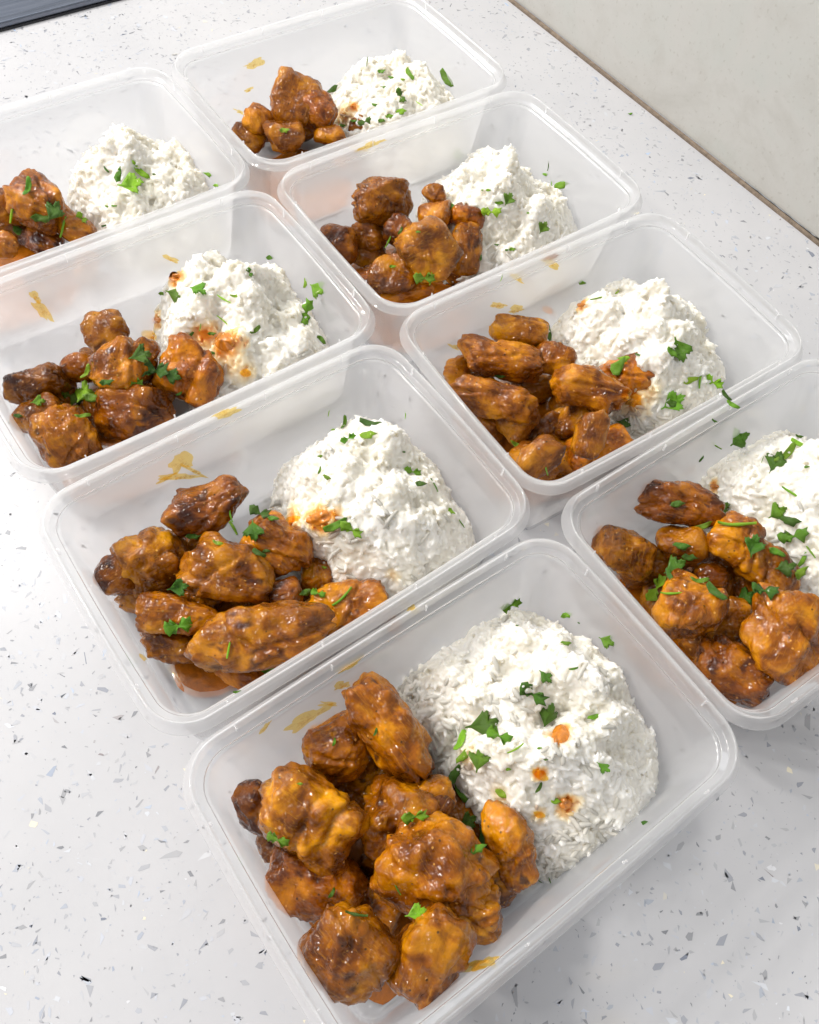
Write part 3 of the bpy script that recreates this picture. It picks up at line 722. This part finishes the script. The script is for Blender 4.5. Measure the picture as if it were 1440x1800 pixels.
for k, L in CH.items():
    for (px, py, lg, sh, ang, zc, tone, lobes, lab) in L:
        si += 1
        z = zc / 1000
        for _ in range(60):  # lift until the piece clears the tray walls
            P = at(px, py, z); dist = np.linalg.norm(P - CAM_O) * (ray(px, py) @ (-CR[:, 2]))
            a, b = lg / 2 * dist / F, sh / 2 * dist / F; lp = to_local(k, P); ins = 0.0134 - 0.006 * z / .055; m_ = min(a, b)
            over = max(abs(lp[0]) - (W / 2 - ins - m_ * .92), abs(lp[1]) - (D / 2 - ins - m_ * .92), 0)
            if over <= 0 or z > 0.044: break
            z += 0.001
        a *= 1.06; b *= 1.06; c = min(a, b) * 0.92
        z = max(z, 0.0028 + c * 0.80)
        P = at(px, py, z)
        if 'half buried' in lab:   # keep the buried ones wholly inside the tray
            lp = to_local(k, P); mx = np.array([W / 2, D / 2]) - 0.0130 - max(a, b) * .93; lp[:2] = np.clip(lp[:2], -mx, mx); P = to_world(k, lp)[0]
        lvl = 5 if (max(lg, sh) > 100) else 4
        me = chicken_mesh(a, b, c, lobes, si, lvl, tone)
        t = math.radians(ang); right, up, back = CR[:, 0], CR[:, 1], CR[:, 2]
        X = right * math.cos(t) + up * math.sin(t); Y = -right * math.sin(t) + up * math.cos(t)
        o = link('chicken_piece', me); M = Matrix(np.array([X, Y, back]).T.tolist()).to_4x4(); M.translation = Vector(P); o.matrix_world = M
        o.color = (*TONE[tone][0], 1)
        tag(o, lab, 'chicken piece', 'glazed chicken pieces heaped in the meal containers')
        piece_pos.append((k, P, max(a, b)))

# sauce pooled on the tray floor under each chicken pile
POOLS = {'L4': (-36, -5, 38, 47), 'L3': (-36, -1, 31, 33), 'L2': (-40, -8, 32, 34), 'L1': (-38, 0, 30, 34), 'R1': (-38, -10, 30, 32), 'R2': (-36, -4, 32, 38), 'R3': (-36, -2, 32, 38), 'R4': (-36, -6, 33, 38)}
for k, (cx, cy, rx, ry) in POOLS.items():
    g = np.random.default_rng(len(k) + ord(k[1]) * 3 + ord(k[0])); n = 90; V = [(0, 0, 0.0012)]; rings = 8
    for i in range(1, rings + 1):
        for a in range(n):
            th = 6.28318 * a / n; nz = 1 + 0.16 * fbm(np.array([[math.cos(th) * 2 + 5, math.sin(th) * 2, ord(k[1]) * 1.0]]), 3, 3)[0]
            t = i / rings; sf = 1 / ((abs(math.cos(th)) ** 3 + abs(math.sin(th)) ** 3) ** (1 / 3))
            x = np.clip((cx + rx * t * nz * sf * math.cos(th)) / 1e3, -W / 2 + .0162, W / 2); y = np.clip((cy + ry * t * nz * sf * math.sin(th)) / 1e3, -D / 2 + .0162, D / 2 - .0162)
            V.append((x - cx / 1e3, y - cy / 1e3, 0.0012 * (1 - t ** 4) + (0.0001 if i < rings else -0.0006)))
    Fc = [(0, 1 + a, 1 + (a + 1) % n) for a in range(n)]
    for i in range(rings - 1):
        p, q = 1 + i * n, 1 + (i + 1) * n; Fc += [(p + a, q + a, q + (a + 1) % n, p + (a + 1) % n) for a in range(n)]
    o = link('sauce_pool', mesh_np('sauce_pool', V, Fc), M_POOL); o.location = to_world(k, [[cx / 1e3, cy / 1e3, 0.0024]])[0]; o.rotation_euler = (0, 0, CONT[k][2])
    tag(o, 'orange sauce pooled on the floor of the ' + CN[k] + ' under the chicken', 'sauce', 'sauce pooled under the chicken')

# ------------------------------------------------------------------ things laid on the food: cast rays on what has been built
bpy.context.view_layer.update()
dg = bpy.context.evaluated_depsgraph_get()
def root_of(o):
    while o.parent: o = o.parent
    return o
def cast(px, py, want):
    """want: 'food' skips the plastic, 'any' takes the first hit, 'tray' takes the first plastic seen from its inside"""
    d = Vector(ray(px, py)); o0 = Vector(CAM_O)
    for _ in range(14):
        hit, loc, nor, idx, ob, _m = sc.ray_cast(dg, o0, d)
        if not hit: return None
        nm = ob.name.split('.')[0]; plastic = nm in ('tray', 'rim', 'rim_rib')
        if want == 'any' or (want == 'food' and not plastic) or (want == 'tray' and nm == 'tray') or (want == 'rim' and nm in ('rim', 'tray')):
            if nor.dot(d) > 0: nor = -nor
            return loc, nor, ob
        o0 = loc + d * 0.00005
    return None

STAINS = [('L4',985,1290,24,1),('L4',950,1362,15,.9),('L4',994,1412,22,.9),('L4',948,1432,16,.5),('L4',880,1400,20,.3),('L4',820,1330,30,.3),
 ('L3',560,912,34,1),('L3',515,912,26,.8),('L3',585,905,16,.8),('L3',540,1022,26,.45),('L3',530,985,18,.35),('L3',690,1010,14,.3),('L2',395,600,34,1),('L2',360,590,24,.8),('L2',262,590,30,.8),('L2',275,563,16,.9),
 ('L2',306,486,20,1),('L2',432,655,20,.45),('L2',410,640,30,.35),('R3',1022,536,13,1),('R3',962,545,22,.9),('R3',1110,700,34,.5),('R3',1140,690,24,.4),('R4',1256,855,13,1),('R1',622,187,8,.9),('R4',1400,1030,26,.4),('R2',770,345,26,.6),('R1',600,200,20,.5)]
_st = []
for _k, _x, _y, _r, _a in STAINS:
    _h = cast(_x, _y, 'food')
    if _h: _st.append((_k, np.array(_h[0]), .82 * _r * (_h[0] - Vector(CAM_O)).length / F, _a))
def stain_of(k, P):
    v = np.zeros(len(P))
    wob = 1 + .45 * fbm(P * 260, 77, 2)
    for kk, c, r, a in _st:
        if kk == k: v = np.maximum(v, a * np.clip(1.35 - np.linalg.norm(P - c, axis=1) / (1.15 * r * wob), 0, 1))
    return v
for _o in list(sc.objects):
    if not _o.name.startswith('rice_mound'): continue
    _c = np.array(_o.location); _k = min(CONT, key=lambda q: np.linalg.norm(to_world(q, [[.044, .004, 0]])[0][:2] - _c[:2]))
    for _ch in _o.children:
        _m = np.array(_ch.matrix_world)
        if _ch.name.startswith('rice_grain'):
            _v = stain_of(_k, _m[:3, 3][None])[0]; _t = min(1, _v * 1.3)
            _ch.color = (1 - .22 * _t, 1 - .62 * _t, 1 - .93 * _t, 1)
        else:
            _P = np.empty(len(_ch.data.vertices) * 3, np.float32); _ch.data.vertices.foreach_get('co', _P); _P = _P.reshape(-1, 3) @ _m[:3, :3].T + _m[:3, 3]
            _at = _ch.data.attributes.new('stain', 'FLOAT', 'POINT'); _at.data.foreach_set('value', stain_of(_k, _P).astype(np.float32))

def patch(name, px, py, lg, sh, ang, seed, mat, want, thick, label, cat, group=None, rough=.3):
    """a blob of sauce that follows the surface it lies on"""
    n, rings = 28, 5; t = math.radians(ang); ct, st = math.cos(t), math.sin(t); pts = [(0, 0, 0)]
    for i in range(1, rings + 1):
        for a in range(n):
            th = 6.28318 * a / n
            nz = 1 + rough * 1.6 * fbm(np.array([[math.cos(th) * 1.5 + seed, math.sin(th) * 1.5, seed * 1.7]]), seed, 3)[0]
            r = i / rings; u, v = lg / 2 * r * nz * math.cos(th), sh / 2 * r * nz * math.sin(th)
            pts.append((u * ct - v * st, -(u * st + v * ct), r))
    H = [cast(px + x, py + y, want) for x, y, r in pts]
    c0 = H[0]
    if c0 is None: return
    V = []
    nav = Vector((0, 0, 0))
    for h in H:
        if h: nav += h[1]
    nav.normalize()
    dref = (c0[0] - Vector(CAM_O)).length
    for (x, y, r), h in zip(pts, H):
        if h is None or (h[0] - c0[0]).length > 0.03: 
            dd = Vector(ray(px + x, py + y)); q = dref; loc = Vector(CAM_O) + dd * ((c0[0] - Vector(CAM_O)).dot(nav) / dd.dot(nav)); 
        else: loc = h[0]
        V.append(np.array(loc + nav * (0.00012 + thick * math.sqrt(max(0, 1 - r ** 2)) - (0.00035 if r > .99 and thick > 0.0004 else 0))))
    V = np.array(V)
    # relax the height so that the film does not follow every grain
    org = V[0].copy()
    Fc = [(0, 1 + (a + 1) % n, 1 + a) for a in range(n)]
    for i in range(rings - 1):
        p, q = 1 + i * n, 1 + (i + 1) * n; Fc += [(p + a, p + (a + 1) % n, q + (a + 1) % n, q + a) for a in range(n)]
    me = mesh_np(name, V - org, Fc); at_ = me.attributes.new('edge', 'FLOAT', 'POINT')
    at_.data.foreach_set('value', np.array([p_[2] for p_ in pts], dtype=np.float32))
    o = link(name, me, mat); o.location = org
    tag(o, label, cat, group); return o

SM = [  # px,py,long,short,angle,mat,want,thick,label
 (985,1290,46,50,20,'T','food',.0008,'largest orange sauce drop on the rice of the front container'),
 (950,1362,26,48,60,'S','food',.0005,'smeared orange sauce drop left of the lowest one on the front rice'),
 (994,1412,34,30,0,'T','food',.0010,'round orange sauce drop with a green fleck, lowest on the front rice'),
 (948,1432,16,34,80,'S','food',.0003,'pale yellow stain under the sauce drops on the front rice'),
 (560,912,66,38,12,'T','food',.0006,'orange sauce stain on the rice edge of the third left container'),
 (515,912,40,16,8,'S','food',.0004,'thin sauce streak reaching the chicken in the third left container'),
 (540,1022,30,22,0,'S','food',.0003,'small sauce stain at the foot of the rice in third left container'),
 (395,600,54,48,-30,'T','food',.0007,'orange sauce soaked into the rice beside the round chicken, second left container'),
 (262,590,46,28,-30,'S','food',.0005,'sauce stain low on the rice behind the glossy chicken, second left container'),
 (275,563,24,16,0,'T','food',.0005,'small orange drop on the lower left rice of the second left container'),
 (306,486,30,26,30,'T','food',.0008,'orange sauce dab at the left shoulder of the second left rice heap'),
 (432,655,30,22,0,'S','food',.0003,'yellow stain near the rim on the second left rice heap'),
 (1022,536,22,12,10,'T','food',.0007,'small orange brown drop on the third right rice heap'),
 (962,545,16,30,70,'T','food',.0006,'orange sauce at the left edge of the third right rice heap'),
 (1110,700,60,44,-40,'S','food',.0003,'yellow sauce soaked rice beside the pointed chicken, third right container'),
 (1256,855,22,12,0,'T','food',.0007,'small orange drop on the rice above the charred chicken, right edge container'),
 (622,187,10,10,0,'T','food',.0004,'tiny orange drop on the farthest rice heap'),
 # smears on the plastic
 (694,1100,20,40,-45,'T','tray',.0006,'bright orange sauce drop on the back wall of the front container'),
 (618,1168,60,14,32,'S','tray',.0003,'orange sauce trace above the long chicken strip, on front container wall'),
 (600,1205,34,18,30,'S','tray',.0002,'faint orange dab left of the long chicken strip, on front container wall'),
 (576,1237,34,12,-5,'F','tray',.0002,'pale yellow sauce film low on the back wall of the front container'),
 (470,1274,36,10,52,'F','tray',.0003,'thin slanting yellow sauce streak near the left corner of the front container'),
 (542,1262,90,30,30,'F','tray',.0001,'broad very pale sauce film behind the chicken in the front container'),
 (850,1693,50,24,22,'S','tray',.0003,'yellow sauce smear on the front wall of the nearest container'),
 (823,1702,70,20,12,'F','tray',.0002,'pale tail of the sauce smear on the nearest container front wall'),
 (722,1070,20,10,30,'S','rim',.0002,'small orange mark under the rim at the back of the front container'),
 (309,838,90,16,2,'S','tray',.0004,'yellow sauce swipe on the back wall of the third left container'),
 (318,812,40,46,60,'F','tray',.0003,'pale curved sauce film above the yellow swipe, third left container'),
 (338,826,60,10,-28,'S','tray',.0003,'thin curved end of the sauce swipe in the third left container'),
 (290,842,40,10,30,'F','tray',.0002,'faint left end of the sauce swipe in the third left container'),
 (250,1155,18,8,-40,'S','tray',.0002,'tiny sauce mark on the left wall of the third left container'),
 (395,726,60,18,22,'F','rim',.0002,'faint sauce mark by the back rim of the third left container'),
 (60,520,16,36,60,'S','tray',.0003,'small yellow sauce dab on the back wall of the second left container'),
 (75,545,60,26,-50,'F','tray',.0002,'pale streaky sauce film on the back wall of the second left container'),
 (297,455,12,42,65,'S','tray',.0003,'thin vertical sauce run above the dab at the second left rice heap'),
 (437,157,18,9,20,'S','tray',.0003,'small yellow sauce mark on the back wall of the farthest container'),
 (446,112,40,20,20,'F','tray',.0001,'faint sauce film high on the back wall of the farthest container'),
 (420,195,8,30,70,'F','tray',.0002,'thin pale sauce drip beside the small chicken in the farthest container'),
 (628,262,14,40,80,'S','tray',.0003,'yellow sauce drip on the back wall of the second right container'),
 (652,255,70,14,22,'F','rim',.0002,'long pale sauce trace under the back rim of the second right container'),
 (968,449,28,16,20,'T','tray',.0004,'orange sauce patch on the back wall of the third right container'),
 (966,462,34,20,-20,'F','tray',.0002,'pale edge under the orange patch in the third right container'),
 (908,488,36,12,-30,'F','tray',.0003,'pale sauce trail left of the orange patch, third right container'),
 (874,535,12,34,85,'S','tray',.0003,'left one of two vertical sauce drips, third right container'),
 (909,545,14,34,88,'S','tray',.0003,'right one of two vertical sauce drips, third right container'),
 (800,610,8,40,65,'F','tray',.0002,'faint diagonal sauce trail near the left corner, third right container'),
]
MM = {'T': M_THICK, 'S': M_SMEAR, 'F': M_FAINT}
for i, (px, py, a, b, an, m_, wn, th, lab) in enumerate(SM):
    if wn != 'food': a *= .85; b *= .72
    if wn == 'food': a *= .7; b *= .7; th *= 1.6
    patch('sauce_drop' if wn == 'food' else 'sauce_smear', px, py, a, b, an, i + 3, MM[m_], wn, th, lab, 'sauce', None, .2 if wn == 'food' else .75)

# ------------------------------------------------------------------ parsley
def leaf_shape(kind, seed):
    g = np.random.default_rng(seed)
    if kind == 'stem':   # thin curved stalk
        n, m = 9, 6; V = []; Fc = []; bend = g.uniform(-.22, .22); 
        for i in range(n):
            t = i / (n - 1) * 2 - 1; r = 0.062 * (1 - .3 * abs(t)) * g.uniform(.85, 1.1)
            for k in range(m):
                a = 6.28318 * k / m; V.append((t * .5, bend * (t * t - .4) * .5 + r * math.cos(a), 0.05 + r * math.sin(a) + .03 * math.sin(3 * t)))
        for i in range(n - 1):
            for k in range(m): Fc.append((i * m + k, (i + 1) * m + k, (i + 1) * m + (k + 1) % m, i * m + (k + 1) % m))
        Fc.append(tuple(range(m))[::-1]); Fc.append(tuple((n - 1) * m + k for k in range(m)))
        return mesh_np('parsley_stem', V, Fc)
    # outlines around the blade
    if kind == 'leaf':      # toothed wedge-shaped leaflet with three lobes
        out = []
        for lobe, (c, amp) in enumerate(((-52, .80), (0, 1.0), (50, .82))):
            for tth, rr in ((-20, .62), (-14, .86), (-9, .78), (-3, 1.0), (3, .98), (9, .80), (14, .88), (20, .60)):
                out.append((math.radians(c + tth + g.uniform(-2, 2)), .5 * amp * rr * g.uniform(.92, 1.06) + .10))
        pts = [(r * math.cos(a) - .22, r * math.sin(a)) for a, r in out] + [(-.42, .035), (-.55, .02), (-.55, -.02), (-.42, -.035)]
    elif kind == 'torn':    # irregular torn flake, pointed at one end
        n = 11; pts = []
        for i in range(n):
            a = 6.28318 * i / n; r = .5 * g.uniform(.55, 1.0); pts.append((r * math.cos(a), .62 * r * math.sin(a)))
        pts[0] = (.56, g.uniform(-.05, .05)); pts[n // 2] = (-.5, g.uniform(-.12, .12))
    elif kind == 'sliver':
        n = 10; pts = []
        for i in range(n):
            a = 6.28318 * i / n; r = g.uniform(.85, 1.05); pts.append((.5 * r * math.cos(a), .15 * r * math.sin(a) + .10 * math.cos(a) ** 2))
    else:                   # double: two leaflets joined by a bit of stalk
        pts = [(-.55, .12), (-.42, .30), (-.30, .22), (-.22, .34), (-.12, .14), (-.05, .05), (.06, .05), (.14, .22), (.24, .30), (.33, .18), (.50, .24), (.46, .06), (.56, -.08), (.36, -.14), (.28, -.30), (.16, -.16), (.05, -.04), (-.06, -.04), (-.14, -.20), (-.30, -.14), (-.40, -.26), (-.52, -.08)]
        pts = [(x * g.uniform(.9, 1.08), y * g.uniform(.8, 1.15)) for x, y in pts]
    pts = np.array(pts); c = pts.mean(0); n = len(pts); rings = [1.0, .66, .33]
    P = [];
    for r in rings: P += [(c + (p - c) * r) for p in pts]
    P.append(c); P = np.array(P)
    k1, k2, ph = g.uniform(.7, 2.2) * g.choice([-1, 1]), g.uniform(-1.0, 1.2), g.uniform(0, 6)
    Z = k1 * P[:, 1] ** 2 + k2 * P[:, 0] ** 2 * .6 + 0.09 * np.sin(P[:, 0] * 9 + ph) * np.cos(P[:, 1] * 8 + ph) - 0.03 * np.exp(-(P[:, 1] / .04) ** 2)
    Z -= Z.min(); th = 0.022; T = len(P)
    V = np.concatenate([np.c_[P, Z + th], np.c_[P, Z]]); Fc = []
    for i in range(len(rings) - 1):
        for k in range(n):
            a, b, c_, d = i * n + k, i * n + (k + 1) % n, (i + 1) * n + (k + 1) % n, (i + 1) * n + k
            Fc.append((a, b, c_, d)); Fc.append((T + d, T + c_, T + b, T + a))
    e = (len(rings) - 1) * n
    for k in range(n):
        Fc.append((e + k, e + (k + 1) % n, T - 1)); Fc.append((T + T - 1, T + e + (k + 1) % n, T + e + k)); Fc.append((k, T + k, T + (k + 1) % n, (k + 1) % n))
    return mesh_np('parsley_leaf', V, Fc)
LM = {k: [leaf_shape(k, 11 * i + 5) for i in range(n)] for k, n in (('leaf', 5), ('torn', 6), ('sliver', 4), ('double', 4), ('stem', 5))}
for L in LM.values():
    for m_ in L: m_.materials.append(M_LEAF)
GT = {'m': (1.05, 1.05, 1.0), 'd': (.46, .56, .6), 'b': (1.75, 1.55, 1.3), 'p': (3.2, 2.6, 3.0)}
# px, py, size(px), kind (L leaf, T torn, S sliver, D double, M stem), tone, angle
LV = {
'L4': 'LT898,1064,36,D,m,20;997,1081,22,T,b,10;995,1132,19,T,m,0;1071,1128,34,L,m,-20;1008,1176,18,S,m,10;960,1192,32,L,d,-50;935,1221,50,D,d,-35;962,1250,50,L,d,70;1045,1261,24,T,m,20;1064,1353,28,L,m,-40;852,1275,66,L,d,10;878,1297,44,D,m,-30;812,1306,48,S,b,75;843,1334,44,L,m,80;816,1330,34,T,m,60;906,1316,32,M,b,30;949,1316,9,T,m,0;960,1335,9,S,d,0;948,1385,22,S,d,60;800,1360,40,T,d,60;806,1392,44,S,m,-70;883,1396,26,T,b,-30;730,1436,42,D,m,10;825,1443,38,L,d,30;850,1480,44,L,d,-60;838,1492,30,T,m,20;738,1606,40,L,b,20;490,1476,38,D,m,-20;662,1287,16,S,d,70;588,1305,16,S,m,75;526,1378,11,T,b,0;698,1560,24,M,d,-60;625,1607,38,M,d,-10;584,1571,20,S,d,60;1135,1447,14,T,d,-20;947,1548,17,M,d,-40;967,1548,18,M,d,-70;909,1100,7,T,d,0;1018,1095,6,T,d,0;976,1408,18,T,b,0;893,1352,10,T,m,0',
'L3': 'LT578,725,14,M,b,85;608,745,28,S,m,85;650,747,46,S,d,-8;613,772,26,D,m,30;648,767,30,T,b,10;585,755,9,T,b,0;713,729,15,M,b,85;563,803,11,T,m,0;562,828,17,S,m,70;575,840,17,T,m,-20;710,795,7,T,d,0;725,831,28,D,m,-10;739,852,21,T,d,10;763,853,28,M,d,-65;793,900,16,T,b,-50;810,920,20,M,m,-60;590,925,52,S,m,25;620,933,42,D,b,-30;407,923,46,M,b,-60;383,957,22,S,b,-20;343,941,28,T,d,0;457,905,36,D,d,-20;448,937,42,L,d,-80;480,912,20,T,m,0;453,975,30,S,d,-20;320,1030,40,L,d,10;315,1101,46,D,m,15;402,1143,28,M,b,80;467,1183,44,L,m,10;603,1050,46,M,m,45;560,1045,26,D,m,-20;533,1043,26,T,d,20;417,1217,16,S,d,10;570,998,10,T,b,0;405,905,26,M,m,-80;468,968,14,T,d,0',
'L2': 'LT476,453,14,T,m,0;438,480,15,D,m,-60;538,498,19,S,m,80;562,510,36,L,m,-30;536,550,42,D,m,75;564,597,20,T,m,-40;352,515,36,L,m,-30;312,521,32,L,m,-10;287,517,13,T,m,0;415,522,18,S,b,5;394,526,26,M,p,-30;448,583,28,S,m,40;392,563,24,M,b,-40;352,575,15,M,b,80;373,587,15,T,m,0;336,591,21,S,d,40;250,628,42,L,d,20;275,655,52,D,d,-10;307,661,36,L,d,-20;234,675,30,D,m,0;188,673,24,T,d,10;155,655,28,S,b,65;151,694,48,L,b,80;165,701,34,T,m,-10;120,697,34,D,m,-20;135,706,26,T,d,0;71,707,26,L,m,10;145,734,28,S,b,20;33,732,14,T,d,0;373,621,12,T,d,0;316,692,14,S,d,30',
'L1': 'LT187,299,13,S,d,-50;209,308,25,T,m,70;246,303,36,S,b,-40;238,329,44,L,b,15;226,322,20,T,m,20;272,307,6,T,d,0;367,307,16,T,m,-20;382,326,12,T,b,0;188,364,7,T,m,0;201,363,10,S,m,0;51,332,34,S,m,80;22,374,32,M,b,75;96,370,40,L,d,60;75,385,32,T,d,0;144,385,18,D,b,-40;112,400,34,M,b,75;35,409,26,T,m,-40;184,398,10,S,d,10',
'R1': 'LT645,109,14,M,d,85;671,127,13,T,m,0;687,137,10,T,m,0;720,133,27,S,m,-60;707,141,9,T,b,0;785,140,38,S,m,-55;674,155,9,T,m,0;704,171,22,D,d,-60;658,185,10,T,m,0;706,197,18,T,b,10;737,183,13,M,p,-40;686,205,15,T,m,0;584,162,22,T,d,30;501,230,17,T,b,0;602,221,12,T,m,0;643,216,22,D,d,20;670,213,15,T,m,10;622,214,12,S,m,0',
'R2': 'LT802,271,26,L,m,80;964,292,15,M,d,80;959,307,11,T,m,0;988,326,25,T,m,10;970,325,13,M,b,85;859,335,9,T,m,0;847,335,6,T,m,0;893,350,28,L,m,60;876,358,22,S,b,5;864,375,32,D,b,0;794,365,24,T,m,-20;929,375,6,T,m,0;955,398,25,L,m,60;901,438,13,T,m,0;873,431,9,T,d,0;891,440,7,T,d,0;735,408,9,T,m,0;705,407,16,S,d,60;684,422,28,M,b,65;690,469,13,T,m,0;746,490,34,D,m,0;758,490,22,M,b,80;844,455,13,S,d,80',
'R3': 'LT1023,497,14,T,m,0;1051,526,26,M,m,8;1085,515,10,S,b,40;882,488,13,M,b,75;965,587,32,S,d,-80;880,661,24,S,d,0;1086,645,38,T,m,60;1094,633,22,T,b,0;1122,625,13,S,d,-30;1194,622,48,L,m,-70;1180,620,26,T,m,-40;1214,668,26,T,b,20;1231,667,34,M,b,80;1252,674,32,D,b,-20;1189,704,48,L,m,30;1181,710,26,T,d,0;1275,696,26,S,d,-50;1288,712,26,S,m,-30;1098,745,28,L,d,-20;909,783,28,S,b,-20;960,825,22,M,m,-80;1255,740,11,T,d,-30',
'R4': 'LT1297,770,42,L,m,30;1258,783,23,M,m,-35;1233,806,17,S,d,60;1404,769,15,S,d,-20;1404,781,32,S,b,-30;1385,800,44,S,m,40;1366,812,44,L,d,60;1340,809,12,M,m,70;1419,821,9,T,m,0;1390,866,34,M,b,-35;1367,898,36,L,m,30;1388,917,34,T,d,-10;1396,946,44,D,m,5;1365,971,28,T,m,-30;1412,985,30,S,m,60;1381,1000,38,L,d,10;1404,1008,30,T,b,40;1423,968,30,M,m,-60;1190,886,26,T,d,10;1272,898,38,L,d,-40;1235,925,36,S,m,20;1295,923,60,M,b,-8;1322,956,46,L,d,70;1198,960,30,T,d,0;1213,979,26,T,d,0;1192,993,44,L,d,30;1178,1014,34,S,d,-60;1155,1035,46,D,b,60;1180,1044,36,M,b,-5;1229,1024,32,S,m,-5;1256,1043,46,S,d,-50;1311,1049,38,L,d,20;1342,1043,40,D,d,-20'}
NM = {'L': ('leaf', 'parsley_leaf', 'leaf'), 'T': ('torn', 'parsley_flake', 'flake'), 'S': ('sliver', 'parsley_sliver', 'sliver'), 'D': ('double', 'parsley_sprig', 'sprig'), 'M': ('stem', 'parsley_stalk', 'stalk')}
recs = []
for k, s in LV.items():
    for it in s[2:].split(';'):
        f = it.split(','); px, py, sz, kd, tn, an = float(f[0]), float(f[1]), float(f[2]), f[3], f[4], float(f[5])
        onr = (k == 'R3' and px > 1240 and py > 690)
        h = cast(px, py, 'any' if onr or (k, px) in (('L3', 713.0), ('R3', 882.0), ('L4', 1135.0), ('L3', 417.0)) else 'food')
        if h is None: continue
        if h[2].name.startswith(('countertop', 'stone_chip', 'wall')): h = cast(px, py, 'tray') or h
        recs.append([k, px, py, sz, kd, tn, an, h])
recs.append(['C', 1107, 201, 8, 'T', 'm', 0, cast(1107, 201, 'any')])
SIZE = lambda s: 'tiny' if s < 13 else 'small' if s < 24 else 'medium' if s < 36 else 'large'
TN = {'m': 'green', 'd': 'dark green', 'b': 'bright green', 'p': 'pale green'}
keys = {}
for r in recs:
    k, px, py, sz, kd, tn, an, h = r
    nm = h[2].name.split('.')[0]; rt = root_of(h[2])
    on = 'chicken' if nm == 'chicken_piece' else 'rice' if nm in ('rice_bed', 'packed_rice', 'rice_grain') else 'rim' if nm in ('rim', 'rim_rib') else 'container wall' if nm == 'tray' else 'sauce' if nm.startswith('sauce') else 'worktop'
    r.append(on); keys.setdefault((k, on), []).append(r)
for (k, on), L in keys.items():
    xs = [r[1] for r in L]; ys = [r[2] for r in L]; x0, x1, y0, y1 = min(xs), max(xs), min(ys), max(ys)
    for r in L:
        u = (r[1] - x0) / max(1, x1 - x0); v = (r[2] - y0) / max(1, y1 - y0)
        vs = 'upper' if v < .34 else 'lower' if v > .66 else 'middle'; hs = 'left' if u < .34 else 'right' if u > .66 else 'centre'
        r.append(f'{vs} {hs}' if len(L) > 2 else '')
ORD = ['leftmost', 'second from left', 'third from left', 'fourth from left', 'fifth from left', 'sixth from left']
sub = {}
for r in recs: sub.setdefault((r[0], r[8], r[9], SIZE(r[3]), r[5], r[4]), []).append(r)
for kk, L in sub.items():
    L.sort(key=lambda r: r[1])
    for i, r in enumerate(L):
        k, on, zone = r[0], r[8], r[9]
        lab = f"{SIZE(r[3])} {TN[r[5]]} parsley {NM[r[4]][2]} on "
        if k == 'C': lab += 'the bare worktop between the containers and the wall'
        else: lab += f"{on} in {CN[k]}" + (f", {zone}" if zone else '')
        if len(L) > 1: lab = lab.replace('parsley', ORD[min(i, 5)].replace('leftmost', 'leftmost').replace(' from left', '-from-left') + ' parsley', 1)
        r.append(lab)
for i, (k, px, py, sz, kd, tn, an, h, on, zone, lab) in enumerate(recs):
    loc, nor, ob = h; kind, name, _ = NM[kd]
    g = np.random.default_rng(1000 + i)
    dist = (loc - Vector(CAM_O)).length; s = sz * dist / F * 1.0
    view = (Vector(CAM_O) - loc).normalized()
    nsm = (nor + Vector((0, 0, 1)) * .8 + view * 1.1).normalized()
    t = math.radians(an); right, up = Vector(CR[:, 0]), Vector(CR[:, 1]); X = right * math.cos(t) + up * math.sin(t)
    X = (X - nsm * X.dot(nsm)).normalized(); Y = nsm.cross(X)
    M = Matrix((X, Y, nsm)).transposed().to_4x4()
    lift = 0.0005 if on in ('rice', 'chicken', 'sauce') else 0.0001
    M.translation = loc + nsm * lift
    o = link(name, LM[kind][i % len(LM[kind])]); o.matrix_world = M @ Matrix.Diagonal((s, s * g.uniform(.85, 1.15), s, 1))
    _j = g.uniform(.8, 1.3); o.color = (GT[tn][0] * _j * g.uniform(.85, 1.3), GT[tn][1] * _j, GT[tn][2], 1); tag(o, lab, 'parsley', 'chopped parsley scattered over the meals')
